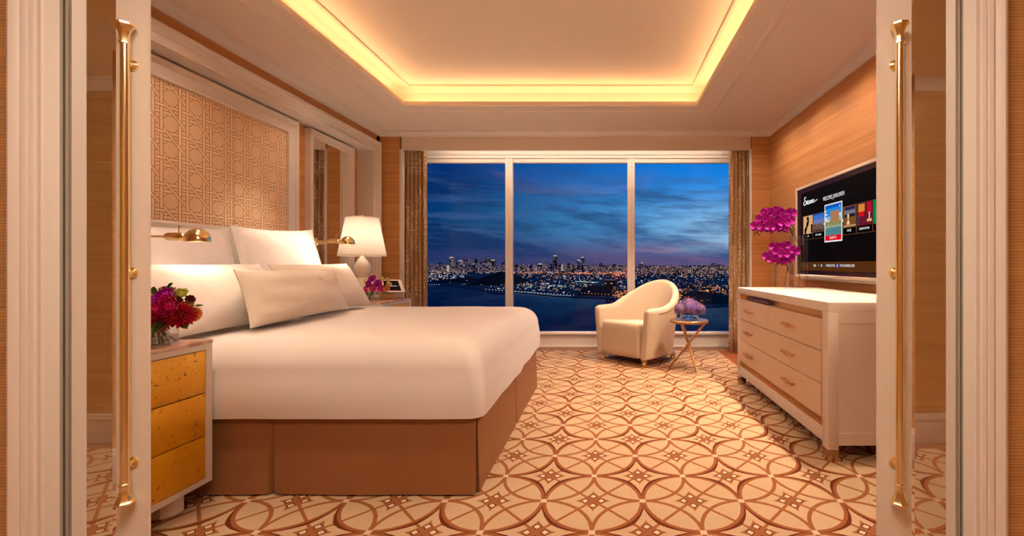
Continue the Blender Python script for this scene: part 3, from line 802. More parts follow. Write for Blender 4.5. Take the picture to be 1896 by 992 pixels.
# near bouquet on the near nightstand
bx, by, bz = -1.945, 2.00, .7705
f1 = thing('flower_arrangement', 'pink, red and lime bouquet in a round glass vase on the near nightstand', 'flowers', (bx, by, bz))
bowl(bx, by, bz, .072, .082, f1)
st_ = MB()
for k in range(9):
    a = k*.7; st_.tube([(bx+.045*math.cos(a), by+.045*math.sin(a), bz+.014), (bx-.02*math.cos(a), by-.02*math.sin(a), bz+.12)], .0028, 6)
obj('stems', st_, stemm, f1)
def bp(px, py, dy=0): return at(px, py, by+dy)
V = Vector
dahlia(bp(333, 583, -.055), (.45, -.75, -.1), .058, redp, f1, label='crimson dahlia')
dahlia(bp(297, 588, -.06), (0, -1, -.15), .058, redp, f1, label='crimson dahlia')
bloom(bp(312, 568, -.075), (.1, -1, .35), .052, 5, pm('deep_pink_petal', col(224, 20, 120)), 'rose', f1, 'deep pink rose')
bloom(bp(305, 551, -.045), (0, -.8, .7), .050, 5, mag, 'rose', f1, 'magenta rose')
bloom(bp(286, 570, -.035), (-.6, -.7, .2), .045, 5, mag, 'rose', f1, 'magenta rose')
bloom(bp(333, 545, -.02), (.3, -.5, .8), .034, 5, lime, 'rose', f1, 'lime rose')
bloom(bp(281, 556, -.02), (-.3, -.5, .8), .036, 5, lime, 'rose', f1, 'lime rose')
dahlia(bp(359, 581, -.01), (.9, -.3, 0), .034, orange, f1, 6, label='orange dahlia')
bloom(bp(352, 555, -.01), (.7, -.5, .5), .022, 3, burg, 'bud', f1, 'burgundy bud')
bloom(bp(330, 557, -.05), (.4, -.8, .3), .020, 3, burg, 'bud', f1, 'burgundy bud')
bloom(bp(347, 566, -.02), (.7, -.6, .4), .026, 4, lime, 'bud', f1, 'lime bud')
bloom(bp(308, 537, 0), (.2, -.2, 1), .030, 3, mauve, 'bud', f1, 'brown pink bud')
for (px, py, d, L, w) in ((296, 586, (.35, -.75, -.42), .11, .085), (326, 590, (-.25, -.8, -.40), .085, .07), (286, 596, (.2, -.7, -.5), .07, .06), (341, 586, (.5, -.4, -.8), .06, .045), (362, 566, (1, -.1, .1), .032, .010), (290, 545, (-.1, -.3, 1), .035, .03), (312, 534, (.7, -.3, .7), .035, .02)):
    leaf(bp(px, py, -.03), d, (0, -1, .5), L, w, f1)

# far bouquet
gx_, gy_, gz_ = -2.235, 4.43, .7705
f2 = thing('flower_arrangement', 'small pink, peach and cream bouquet in a glass bowl on the far nightstand', 'flowers', (gx_, gy_, gz_))
bowl(gx_, gy_, gz_, .060, .07, f2, .003)
def gp_(px, py, dy=0): return at(px, py, gy_+dy)
for (px, py, r, m, lb, dy) in ((691, 517, .036, mag, 'magenta orchid bloom', -.03), (685, 526, .036, mag, 'magenta orchid bloom', -.045), (699, 525, .034, mag, 'magenta orchid bloom', -.05), (692, 532, .034, pink, 'pink rose', -.06), (681, 536, .030, pink, 'pink rose', -.04), (704, 533, .032, pink, 'pink rose', -.055),
                           (712, 533, .030, orange, 'peach rose', -.045), (704, 518, .026, cream, 'cream bloom', -.01), (680, 521, .024, cream, 'cream bloom', -.01), (716, 526, .024, cream, 'cream bloom', -.02), (693, 511, .022, cream, 'cream bloom', 0), (714, 519, .020, cream, 'cream bloom', 0)):
    bloom(gp_(695+(px-695)*1.18, 527+(py-527)*1.1, dy), ((px-695)*.05, -1, (527-py)*.05+.2), r*1.25, 4, m, 'rose', f2, lb)
for (px, py, d) in ((690, 542, (0, -.7, -.4)), (700, 541, (.3, -.7, -.3)), (682, 543, (-.4, -.6, -.4)), (710, 540, (.7, -.5, -.3))):
    leaf(gp_(px, py, -.04), d, (0, -1, .6), .045, .04, f2)
st_ = MB()
for k in range(7): a = k*.9; st_.tube([(gx_+.03*math.cos(a), gy_+.03*math.sin(a), gz_+.012), (gx_, gy_, gz_+.11)], .0022, 6)
obj('stems', st_, stemm, f2)

# tablet on its stand, far nightstand
tb = thing('tablet', 'white framed tablet with a dark screen on a low stand beside the far bouquet', 'tablet', (-2.18, 4.72, .770))
TL, TR, BR, BL = at(707, 517.5, 4.80), at(742, 517.5, 4.80), at(751, 540, 4.62), at(709.5, 540.5, 4.62)
def tq(u, v, w=0):
    c = BL*(1-u)*(1-v)+BR*u*(1-v)+TR*u*v+TL*(1-u)*v; n = (BR-BL).cross(TL-BL).normalized(); return c+n*w
def slab(u0, v0, u1, v1, w0, w1): 
    mb = MB(); vs = [tq(u, v, w) for w in (w0, w1) for v in (v0, v1) for u in (u0, u1)]
    return mb.add(vs, [(0, 2, 3, 1), (4, 5, 7, 6), (0, 1, 5, 4), (2, 6, 7, 3), (0, 4, 6, 2), (1, 3, 7, 5)])
tn = 1 if (BR-BL).cross(TL-BL).y < 0 else -1
obj('case', slab(0, 0, 1, 1, -.010*tn, 0), white, tb, smooth=0)
obj('screen', slab(.06, .10, .83, .90, -.0005*tn, .0012*tn), emis('tablet_screen', col(52, 26, 22), .55), tb, smooth=0)
SCRIPT = [[(.45, .95), (.2, 1.0), (.08, .82), (.25, .6), (.32, .56), (.05, .4), (0, .15), (.2, 0), (.5, .15)],
          [(.55, .1), (.62, .5), (.60, .05), (.75, .45), (.88, .4), (.88, .06), (1.0, .1)],
          [(1.27, .42), (1.1, .4), (1.04, .15), (1.2, .03), (1.36, .14)],
          [(1.52, .43), (1.38, .25), (1.48, .05), (1.62, .2), (1.54, .43), (1.74, .36)],
          [(1.74, .36), (1.76, .05), (1.84, .36), (1.98, .42)],
          [(2.02, .2), (2.22, .3), (2.2, .45), (2.04, .32), (2.12, .06), (2.5, .14), (3.0, .28)]]
def smoothline(p, k=5):
    out = []
    for i in range(len(p)-1):
        p0, p1, p2, p3 = p[max(0, i-1)], p[i], p[i+1], p[min(len(p)-1, i+2)]
        for j in range(k):
            t = j/k
            out.append(tuple(.5*((2*p1[a])+(-p0[a]+p2[a])*t+(2*p0[a]-5*p1[a]+4*p2[a]-p3[a])*t*t+(-p0[a]+3*p1[a]-3*p2[a]+p3[a])*t**3) for a in (0, 1)))
    out.append(p[-1]); return out
def script(fn, w):
    mb = MB()
    for st in SCRIPT: mb.tube([fn(x+.12*y, y) for x, y in smoothline(st)], w, 5)
    return mb
wtext = emis('screen_white', col(235, 235, 235), .95)
obj('screen_lettering', script(lambda x, y: tq(.36+x*.13, .42+y*.16, .002*tn), .0008), wtext, tb)
obj('stand', MB().box(-2.27, 4.64, .771, -2.10, 4.80, .840, .006), mat('stand_tan', col(196, 150, 112), .5), tb)

# ================================================================ CURTAINS
def curtain(x0, x1, label, nf, ph):
    t = thing('curtain', label, 'curtain', ((x0+x1)/2, 5.80, 0)); mb = MB()
    def F(u, v):
        x = x0+(x1-x0)*u; z = .012+(2.74-.012)*v
        amp = .026*(1-.15*v)
        y = 5.80+amp*math.sin(u*nf*2*PI+ph)+.006*math.sin(u*nf*4.3*PI+z*1.2)
        return (x+.012*math.cos(u*nf*2*PI+ph), y, z)
    mb.grid(F, 120, 14); o = obj('drape', mb, curtm, t, smooth=80)
    md = o.modifiers.new('thick', 'SOLIDIFY'); md.thickness = .003
    obj('curtain_track', MB().box(x0, 5.79, 2.735, x1, 5.813, 2.75), white, t, smooth=0)
curtain(-2.68, -2.245, 'brown curtain with scribbled pattern left of the window', 8, .5)
curtain(1.590, 1.95, 'brown curtain with scribbled pattern right of the window', 7, 2.0)

# ================================================================ ARMCHAIR
ca = math.radians(-43)
ac = thing('armchair', 'cream barrel armchair with a swooping back standing by the window', 'armchair', (.435, 5.44, 0), ca)
HW, HD = .365, .37                                     # half width and depth at seat level
def plan(t):
    """centre line of the shell: t 0..1 from left arm front round the back to right arm front"""
    a, r = HW-.045, .30
    segs = [('l', (-a, -HD), (-a, HD-.045-r)), ('a', (-a+r, HD-.045-r), PI, PI/2), ('l', (-a+r, HD-.045), (a-r, HD-.045)), ('a', (a-r, HD-.045-r), PI/2, 0), ('l', (a, HD-.045-r), (a, -HD))]
    Ls = [math.dist(s_[1], s_[2]) if s_[0] == 'l' else r*PI/2 for s_ in segs]; T = sum(Ls)*t
    for s_, L in zip(segs, Ls):
        if T <= L+1e-9:
            f = T/L
            if s_[0] == 'l':
                d = (V((s_[2][0]-s_[1][0], s_[2][1]-s_[1][1]))).normalized()
                return (s_[1][0]+(s_[2][0]-s_[1][0])*f, s_[1][1]+(s_[2][1]-s_[1][1])*f), (-d[1], d[0])
            a_ = s_[2]+(s_[3]-s_[2])*f; return (s_[1][0]+r*math.cos(a_), s_[1][1]+r*math.sin(a_)), (math.cos(a_), math.sin(a_))
        T -= L
def shell_mesh():
    mb = MB(); N = 90; rings = []
    for i in range(N):
        t = i/(N-1); (x, y), (nx, ny) = plan(t)
        if abs(nx*x+ny*y) > 0 and nx*x+ny*(y+.0) < 0 and abs(y) < HD: nx, ny = (-nx, -ny) if (nx*x < 0) else (nx, ny)
        if t < .2 or t > .8: nx, ny = (-1, 0) if x < 0 else (1, 0)
        c = .5-.5*math.cos(2*PI*min(1, max(0, (t-.13)/.74))) if .13 < t < .87 else 0
        h = .650+.29*c**1.15
        th = .052-.014*c; flare = .060+.020*c
        e = 0
        if t < .03 or t > .97: e = 1-abs((.0 if t < .5 else 1)-t)/.03
        # rounded front end of the arms
        def pt(off, z):
            f = (z-.10)/.6; o_ = off*(1-.35*e*(1 if abs(off) > 0 else 1))+flare*f*1.0
            return (x+nx*o_, y+ny*o_-(0), z)
        R_ = [pt(th, .085), pt(th, .25), pt(th, .42), pt(th, h-th*1.2)]
        for k in range(1, 8): a_ = k*PI/8; R_.append(pt(th*math.cos(a_), h-th*1.2+th*1.1*math.sin(a_)*(1-.3*e)))
        R_ += [pt(-th, h-th*1.2), pt(-th, .42), pt(-th, .25), pt(-th, .085)]
        rings.append(R_)
    n = len(rings[0]); mb.add([p for r_ in rings for p in r_], [(i*n+k, (i+1)*n+k, (i+1)*n+(k+1) % n, i*n+(k+1) % n) for i in range(N-1) for k in range(n)]+[tuple(range(n)), tuple((N-1)*n+k for k in range(n-1, -1, -1))])
    return mb
so = obj('back_and_arms', shell_mesh(), chairm, ac, local=True, smooth=50)
bv = so.modifiers.new('soft', 'BEVEL'); bv.width = .022; bv.segments = 4; bv.limit_method = 'ANGLE'; bv.angle_limit = math.radians(50)
def seat(mb, x0, y0, z0, x1, y1, z1, b, crown_=.02):
    k = MB().box(x0, y0, z0, x1, y1, z1, b)
    bm = bmesh.new(); 
    vs = [bm.verts.new(v) for v in k.v]
    for f in k.f: bm.faces.new([vs[i] for i in f])
    bmesh.ops.subdivide_edges(bm, edges=[e for e in bm.edges if e.calc_length() > .08], cuts=6, use_grid_fill=True)
    for v in bm.verts:
        u = (v.co.x-(x0+x1)/2)/((x1-x0)/2); w = (v.co.y-(y0+y1)/2)/((y1-y0)/2)
        if v.co.z > (z0+z1)/2: v.co.z += crown_*(1-min(1, u*u))*(1-min(1, w*w)*.6)-.055*(w+1)/2
        if w < -.8: v.co.y -= .012*(1-u*u)
    bm.verts.index_update(); mb.add([v.co[:] for v in bm.verts], [[v.index for v in f.verts] for f in bm.faces]); bm.free(); return mb
obj('seat_cushion', seat(MB(), -HW+.085, -HD-.012, .09, HW-.085, HD-.09, .485, .045, .006), chairm, ac, local=True, smooth=60)
pp = []
for i in range(60):
    t = .10+.80*i/59; (x, y), (nx, ny) = plan(t)
    if t < .2 or t > .8: nx, ny = (-1, 0) if x < 0 else (1, 0)
    c = .5-.5*math.cos(2*PI*min(1, max(0, (t-.13)/.74))) if .13 < t < .87 else 0
    h = .650+.29*c**1.15; th = .052-.014*c; f = (h-.1)/.6; o_ = th+(.060+.020*c)*(h-.16)/.6
    pp.append((x+nx*(o_+.001), y+ny*(o_+.001), h-th*1.2))
obj('piping', MB().tube(pp, .0045, 6), fabric('chair_piping', col(196, 160, 116), 600, .9, .2, .03), ac, local=True)
for x, y in ((-HW+.06, -HD+.05), (HW-.06, -HD+.05), (HW-.08, HD-.12), (-HW+.08, HD-.12)):
    obj('foot', MB().lathe([(.012, .004), (.027, .012), (.034, .030), (.030, .048), (.022, .056), (.036, .062), (.036, .088)], (x, y, 0), 20), gold, ac, local=True)

# ================================================================ SIDE TABLE
sx_, sy_ = .905, 4.88
sd = thing('side_table', 'small round brass side table on three crossed bamboo legs', 'side table', (sx_, sy_, 0))
obj('table_top', MB().lathe([(.0, .505), (.192, .505), (.204, .510), (.206, .530), (.200, .537), (.0, .5375)], (sx_, sy_, 0), 48), mat('bronze_top', col(206, 158, 108), .3, .8), sd)
def bamboo(a, b):
    a, b = V(a), V(b); P = []; rr = []
    n = 28
    for i in range(n+1):
        t = i/n; p = a.lerp(b, t); j = noise.noise(p*9)*.004; P.append(p+V((j, -j, 0)))
        q = (t*4.6) % 1; rr.append(.0105+(.0035 if q < .12 or q > .9 else 0)+.0012*math.sin(t*40))
    return MB().tube(P, rr, 10)
hub = V((at(1274.6, 638, 4.87).x, 4.87, .272))
for fx, fy in ((.700, 4.955), (.965, 4.725), (1.010, 5.05)):
    foot = V((fx, fy, .006)); d = hub-foot
    top = foot+d*(.505/ (hub.z-.006)) ; top.z = .506
    # keep the leg heads under the top
    o_ = V((top.x-sx_, top.y-sy_)); 
    if o_.length > .17: o_ = o_.normalized()*.17; top.x, top.y = sx_+o_.x, sy_+o_.y
    side = V((-(d.y), d.x, 0)).normalized()*.012
    obj('leg', MB().tube([0, 0, 0] and [foot, foot], .01) if False else bamboo(foot, top), gold2, sd)
obj('binding_ring', MB().tube([hub+V((.026*math.cos(a), .026*math.sin(a), .004*math.sin(2*a))) for a in [k*2*PI/20 for k in range(21)]], .006, 8), gold2, sd)

# hydrangeas
hy = thing('flower_arrangement', 'dense ball of lilac hydrangeas in a low round glass on the small brass table', 'flowers', (sx_+.0, sy_, .5375))
hx, hyy, hz = sx_+.005, sy_, .5380
bowl(hx, hyy, hz, .098, .075, hy, .003)
st_ = MB()
for k in range(10): a = k*.66; st_.tube([(hx+.06*math.cos(a), hyy+.06*math.sin(a), hz+.012), (hx-.03*math.cos(a), hyy-.03*math.sin(a), hz+.11)], .003, 6)
obj('stems', st_, stemm, hy)
def hydrangea(c, r, parent, m):
    mb = MB(); nfl = 150; c = V(c)
    core = MB()
    for i in range(nfl):
        z = 1-2*(i+.5)/nfl
        if z < -.55: continue
        ph = i*2.39996; rr = math.sqrt(1-z*z); n = V((rr*math.cos(ph), rr*math.sin(ph), z))
        p = c+n*r*R.uniform(.93, 1.05); a = n.orthogonal().normalized(); b = n.cross(a); t0 = R.uniform(0, PI)
        s = R.uniform(.0075, .0100)*1.25
        base = len(mb.v); vs = [p-n*.003]; fs = []
        for k in range(4):
            t = t0+k*PI/2
            e1 = a*math.cos(t-.55)+b*math.sin(t-.55); e2 = a*math.cos(t+.55)+b*math.sin(t+.55); e0 = a*math.cos(t)+b*math.sin(t)
            j = len(vs); vs += [p+e1*s*.8+n*.0015, p+e0*s*1.15, p+e2*s*.8+n*.0015]; fs.append((0, j, j+1, j+2))
        mb.add(vs, fs)
    mb.lathe([(r*.88*math.cos(t), r*.88*math.sin(t)) for t in [-.6+i*(PI/2+.6)/8 for i in range(9)]], c, 16)
    return obj('hydrangea_head', mb, m, parent, smooth=0, fixn=False)
def hydm():
    m = mat('hydrangea_florets', col(150, 116, 166), .7, 0, .2); nt = m.node_tree; X, Y, Z = xyz(nt)
    n = nz(nt, comb(nt, X, Y, Z), 110, 2); n2 = nz(nt, comb(nt, X, Y, Z), 14, 1)
    setc(m, mixc(nt, n.ss(.35, .62), col(84, 54, 104), mixc(nt, n2.ss(.35, .65), col(150, 122, 196), col(196, 156, 190)))); return m
hm = hydm()
for (dx, dy, dz, r) in ((-.095, -.02, .105, .072), (.0, -.06, .118, .078), (.095, -.025, .105, .074), (-.045, .06, .125, .075), (.06, .06, .122, .076), (0, 0, .150, .082)):
    hydrangea((hx+dx, hyy+dy, hz+dz), r, hy, hm)

# ================================================================ DRESSER
DX0, DX1, DY0, DY1, DZ = 1.268, 2.030, 2.594, 4.355, .907
dr = thing('dresser', 'long ivory dresser with five drawers floating in an open frame under the television', 'dresser', ((DX0+DX1)/2, (DY0+DY1)/2, 0))
P_ = .072
fr = MB()
fr.box(DX0, DY0, DZ-.054, DX1, DY1, DZ, .003)                                   # top
fr.box(DX0, DY0+P_, .098, DX0+.06, DY1-P_, .178, .003)                           # front lower rail
for y in (DY0, DY1-P_):
    fr.box(DX0, y, .072, DX0+.06, y+P_, DZ-.054, .002).box(DX1-.06, y, .072, DX1, y+P_, DZ-.054, .002)
fr.box(DX0+.06, DY1-P_, .098, DX1-.06, DY1-.004, DZ-.054)
obj('frame', fr, cabf, dr)
sp_ = MB().box(DX0+.06, DY0+.004, .105, DX1-.06, DY0+.03, DZ-.05)
obj('end_panel', sp_, cabf, dr, smooth=0)
obj('end_rail', MB().box(DX0+.059, DY0, .098, DX1-.059, DY0+.03, .168, .001), cabf, dr, smooth=0)
obj('end_rail', MB().box(DX0+.059, DY0, DZ-.12, DX1-.059, DY0+.03, DZ-.054, .001), cabf, dr, smooth=0)
obj('gold_interior', MB().box(DX0+.05, DY0+P_, .178, DX0+.07, DY1-P_, DZ-.054).box(DX0+.005, DY0+P_, .178, DX0+.16, DY1-P_, .182).box(DX0+.005, DY0+P_-.001, .18, DX0+.16, DY0+P_+.003, DZ-.054).box(DX0+.005, DY1-P_-.003, .18, DX0+.16, DY1-P_+.001, DZ-.054), mat('gold_mirror_lining', col(244, 200, 134), .34, .6), dr, smooth=0)
obj('carcass', MB().box(DX0+.024, DY0+P_+.028, .232, DX0+.049, DY1-P_-.014, .802), mat('bronze_edge', col(228, 176, 108), .35, .6), dr, smooth=0)
ya, yb, ym = DY0+P_+.026, DY1-P_-.012, 3.54
dws = [(ya, ym-.003, .619, .803), (ym+.003, yb, .619, .803), (ya, yb, .426, .613), (ya, yb, .230, .420)]
def knot(x, y, z, p):
    h = MB(); L = .165
    obj_ = []
    h.box(x-.036, y-L/2, z-.009, x-.020, y+L/2, z+.009, .005)
    h.box(x-.040, y-.028, z-.014, x-.017, y+.028, z+.014, .005)
    h.box(x-.022, y-L/2, z-.006, x, y-L/2+.014, z+.006, .002).box(x-.022, y+L/2-.014, z-.006, x, y+L/2, z+.006, .002)
    h.box(x-.036, y-L/2-.008, z-.009, x-.018, y-L/2+.012, z+.009, .003).box(x-.036, y+L/2-.012, z-.009, x-.018, y+L/2+.008, z+.009, .003)
    obj('handle', h, gold2, p)
for a, b, c, d in dws:
    dd = obj('drawer', MB().box(DX0+.002, a, c, DX0+.026, b, d, .0015), cabin, dr, smooth=0)
    ys = ((a+b)/2,) if b-a < 1.0 else (3.13, 4.00)
    if b-a < 1.0: ys = (3.13,) if a < 3 else (3.98,)
    for y in ys: knot(DX0+.004, y, (c+d)/2, dd)
for x in (DX0+.03, DX1-.03):
    for y in (DY0+.036, DY1-.036):
        obj('leg_cap', MB().box(x-.0305, y-.0365, .004, x+.0305, y+.0365, .073, .002), chrome, dr)
# dark purple speckled shape added in the slot over the drawers
tw = MB(); tw.box(DX0+.010, 3.56, .8035, DX0+.145, 4.10, .842, .012)
tw2 = MB()
k_ = MB().box(DX0+.010, 3.56, .8035, DX0+.145, 4.10, .842, .012)
DTH = .0
th_ = thing('purple_slot_shape', 'dark purple textured shape added in the slot above the dresser drawers', 'throw', (DX0+.03, 3.83, .8035))
mm = MB(); mm.grid(lambda u, v: (DX0+.028+.020*math.cos(2*PI*v)*(abs(math.cos(2*PI*v))**-.3 if abs(math.cos(2*PI*v)) > .05 else 1), 3.56+.54*u, .823+.0175*math.sin(2*PI*v)*(1+.2*noise.noise(V((u*20, v*6, 1))))), 60, 28, cv=True)
n0 = 28; mm.f += [tuple(range(n0)), tuple(59*n0+k for k in range(n0-1, -1, -1))]
def thm():
    m = mat('purple_speckle', col(78, 44, 70), .9); nt = m.node_tree; X, Y, Z = xyz(nt); n = nz(nt, comb(nt, X, Y, Z), 160, 2)
    setc(m, mixc(nt, n.ss(.4, .6), col(44, 22, 44), col(120, 84, 112))); bump(m, n, .8, .006); return m
obj('purple_surface', mm, thm(), th_)

# ---------------------------------------------------------------- orchids in two glass vases
def vase(x, y, z, r, h, label, name='glass_cylinder'):
    t = thing('orchid_vase', label, 'flowers', (x, y, z))
    obj('glass_vase', MB().shell([(0, 0), (r, 0), (r, h), (r-.003, h), (r-.003, .012), (0, .012)], (x, y, z), 36), vaseg, t); return t
def orchid(t, c, face, s, seed):
    rn = random.Random(seed); f = V(face).normalized(); up_ = V((0, 0, 1)); a = up_.cross(f).normalized(); b = f.cross(a)
    rot = rn.uniform(-.4, .4); mb = MB(); c = V(c)
    def dr_(t_): return a*math.cos(t_+rot)+b*math.sin(t_+rot)
    for ang, L, w in ((0.15, .052, .058), (PI-.15, .052, .058)): petal(mb, c, dr_(ang), f, L*s, w*s*1.15, -.05, 7)
    for ang, L, w in ((PI/2, .048, .036), (PI*1.27, .048, .036), (-PI*.27, .048, .036)): petal(mb, c-f*.004, dr_(ang), f, L*s, w*s, -.08, 7)
    o = obj('orchid_bloom', mb, orch, t, smooth=60)
    lb = MB()
    petal(lb, c+f*.004, dr_(-PI/2)+f*.8, f, .020*s, .018*s, .2, 5)
    lb.lathe([(0, -.004), (.005, 0), (.004, .008), (0, .010)], c+f*.004, 8)
    obj('lip', lb, orch2, o, smooth=60)
v1 = vase(1.635, 4.17, DZ, .082, .215, 'shorter glass vase holding the lower spray of magenta orchids on the dresser')
v2 = vase(1.80, 4.245, DZ, .080, .48, 'taller glass vase behind, holding the upper spray of magenta orchids on the dresser')
lowb = [(1453, 456, 0, -.05), (1440, 467, .0, -.06), (1461, 470, 0, 0), (1470, 464, .3, -.08), (1460, 477, 0, -.06), (1423, 474, -.3, -.03), (1431, 478, -.1, -.05), (1435, 457, -.2, 0), (1447, 481, 0, -.08), (1450, 470, .1, -.10)]
for i, (px, py, fx, dy) in enumerate(lowb): orchid(v1, at(px, py, 4.15+dy), (fx-.15, -1, .05*(i % 3)), 1.08, i)
topb = [(1463, 395, .2, -.02), (1452, 398, 0, 0), (1459, 408, .2, -.06), (1445, 407, .1, -.04), (1433, 400, -.1, 0), (1420, 394, -.2, .03), (1425, 411, -.1, -.06), (1411, 405, -.3, -.03), (1437, 419, 0, -.08), (1426, 422, 0, -.07), (1448, 421, .1, -.08), (1401, 419, -.4, -.04), (1415, 420, -.2, -.06), (1440, 392, 0, .04), (1451, 413, .1, -.09)]
for i, (px, py, fx, dy) in enumerate(topb): orchid(v2, at(px, py, 4.22+dy), (fx-.15, -1, .06*(i % 3)), 1.15, 30+i)
def stemline(t, pts, r, m, nm): obj(nm, MB().tube(smooth3(pts), r, 6), m, t)
def smooth3(p, k=6):
    out = []; p = [V(q) for q in p]
    for i in range(len(p)-1):
        p0, p1, p2, p3 = p[max(0, i-1)], p[i], p[i+1], p[min(len(p)-1, i+2)]
        for j in range(k):
            t = j/k; out.append(.5*((2*p1)+(p2-p0)*t+(2*p0-5*p1+4*p2-p3)*t*t+(3*p1-p0-3*p2+p3)*t**3))
    out.append(p[-1]); return out
stemline(v1, [(1.64, 4.17, DZ+.014), (1.66, 4.17, 1.06), at(1459, 480, 4.14), at(1450, 466, 4.14), at(1424, 474, 4.12)], .003, stemm, 'stem')
stemline(v2, [(1.80, 4.245, DZ+.014), (1.82, 4.25, 1.2), at(1469, 425, 4.25), at(1462, 400, 4.22), at(1430, 402, 4.2), at(1400, 424, 4.16)], .003, stemm, 'stem')
for pts in (((1454, 488), (1458, 494), (1459, 503)), ((1447, 484), (1447, 490), (1448, 490)), ((1443, 484), (1440, 489), (1438, 490))):
    stemline(v1, [at(a, b, 4.13) for a, b in pts], .004, darkrt, 'root')
for pts in (((1459, 422), (1466, 426), (1468, 438)), ((1457, 422), (1458, 428), (1457, 432)), ((1461, 421), (1464, 430), (1464, 433)), ((1398, 428), (1398, 434), (1396, 436)), ((1401, 428), (1404, 434), (1407, 435))):
    stemline(v2, [at(a, b, 4.2) for a, b in pts], .004, darkrt, 'root')

# ================================================================ TELEVISION
TVX = 1.95; ty0, ty1, tz0, tz1 = 3.10, 4.66, .999, 1.888
tv = thing('television', 'large wall mounted television in a thin ivory frame showing a hotel menu', 'television', (2.0, 3.88, 1.0))
frm = MB(); n_ = None
pr = [(0, XR-.002), (0, TVX-.004), (.022, TVX-.006), (.028, TVX+.004), (.028, XR-.002)]
vs = []
for sy, sz, Y, Z in ((1, 1, ty0, tz0), (-1, 1, ty1, tz0), (-1, -1, ty1, tz1), (1, -1, ty0, tz1)):
    for o, x in pr: vs.append((x, Y+sy*o, Z+sz*o))
n = len(pr); frm.add(vs, [(i*n+j, ((i+1) % 4)*n+j, ((i+1) % 4)*n+(j+1) % n, i*n+(j+1) % n) for i in range(4) for j in range(n)])
obj('frame', frm, white, tv, smooth=20)
obj('frame_ledge', MB().box(TVX+.02, ty0+.04, tz0-.022, XR-.001, ty1-.06, tz0+.001, .003), white, tv)
obj('glass_border', MB().box(TVX+.002, ty0+.026, tz0+.026, XR-.01, ty1-.026, tz1-.026), mat('dark_brown_glass', col(46, 20, 12), .25, 0, .3), tv, smooth=0)
SX = TVX
def quad(y0, z0, y1, z1, d, m, nm, parent=None):
    """flat patch of screen image, y0 = its left edge as seen; d = how far in front of the glass"""
    return obj(nm, MB().box(SX-d, min(y0, y1), z0, SX+.003, max(y0, y1), z1), m, parent or tv, smooth=0)
scr = quad(4.534, tz0+.066, ty0+.10, tz1-.07, .0006, mat('screen_black', (.0004, .0004, .0004, 1), .5, 0, .05), 'screen')
e = lambda nm, r, g, b, s=.9: emis('image_'+nm, col(r, g, b), s)
brown = e('brown', 96, 54, 20, .75)
quad(4.534, tz0+.066, ty0+.10, 1.146, .0009, brown, 'menu_banner')
quad(4.50, 1.358, ty0+.10, 1.592, .0009, e('tile_border', 88, 56, 34, .8), 'tile_row')
def vgrad(nm, stops, s=.9, det=None):
    """image tile whose picture is a procedural vertical layering with speckle"""
    m = emis('picture_'+nm, (0, 0, 0, 1), s); nt = m.node_tree; X, Y, Z = xyz(nt)
    nzv = nz(nt, comb(nt, 0.0, Y*1.0, Z), 60, 4)
    z = Z+(nzv-.5)*.012; c = col(*stops[0][1])
    for zz, cc in stops[1:]: c = mixc(nt, z.ss(zz-.004, zz+.012), c, col(*cc))
    if det:
        lo, hi, cc, th2 = det; sp2 = nz(nt, comb(nt, 0.0, Y, Z), 170, 2); c = mixc(nt, sp2.gt(th2)*Z.gt(lo)*Z.lt(hi), c, col(*cc))
    nt.links.new(c, bsdf(m).inputs['Emission Color']); return m
# tile 1: pale shapes on dark; tile 2: city at dusk; tile 4: trophy table; tile 5: red room; tile 6: green
T = [(4.48, 4.286), (4.272, 4.06), (3.734, 3.552), (3.530, 3.336), (3.318, 3.205)]
quad(*(T[0][0], 1.365, T[0][1], 1.586), .0012, e('t1', 226, 176, 124), 'picture_tile')
cv_ = MB(); pts = [(4.40+.030*math.sin((z-1.37)*28), z) for z in [1.37+.2*i/16 for i in range(17)]]
cv_.tube([(SX-.0013, y, z) for y, z in pts], [.010+.006*math.sin(i*.7)**2 for i in range(17)], 4); obj('picture_shape', cv_, e('ink', 14, 8, 8), tv)
quad(4.32, 1.42, 4.287, 1.50, .0014, e('t1dark', 36, 20, 24), 'picture_shape')
quad(T[1][0], 1.365, T[1][1], 1.586, .0012, vgrad('dusk_city', [(1.3, (30, 20, 40)), (1.44, (90, 70, 80)), (1.49, (120, 130, 190)), (1.53, (70, 120, 220)), (1.57, (30, 80, 190))], .8, (1.40, 1.50, (236, 170, 90), .60)), 'picture_tile')
quad(T[2][0], 1.365, T[2][1], 1.586, .0012, e('t4', 128, 82, 40), 'picture_tile')
quad(T[2][0]-.02, 1.50, T[2][1]+.01, 1.580, .0014, vgrad('night_hotel', [(1.4, (30, 24, 50)), (1.52, (130, 128, 140)), (1.55, (40, 40, 90))], .8), 'picture_shape')
tb_ = MB(); tb_.lathe([(.022, 0), (.022, .02), (.008, .03), (.008, .055), (.016, .065), (.012, .08), (0, .088)], (0, 0, 0), 12)
tb_.v = [(SX-.0016+x*.02, 3.66+y, 1.44+z) for x, y, z in tb_.v]; obj('picture_shape', tb_, e('trophy', 236, 206, 160), tv)
quad(T[2][0], 1.425, T[2][1], 1.436, .0014, e('ledge', 200, 160, 116), 'picture_shape')
quad(T[3][0], 1.365, T[3][1], 1.586, .0012, e('t5', 110, 24, 36), 'picture_tile')
quad(3.515, 1.52, 3.43, 1.580, .0014, e('t5a', 222, 140, 60), 'picture_shape'); quad(3.505, 1.487, 3.44, 1.522, .0015, e('t5b', 224, 20, 24), 'picture_shape')
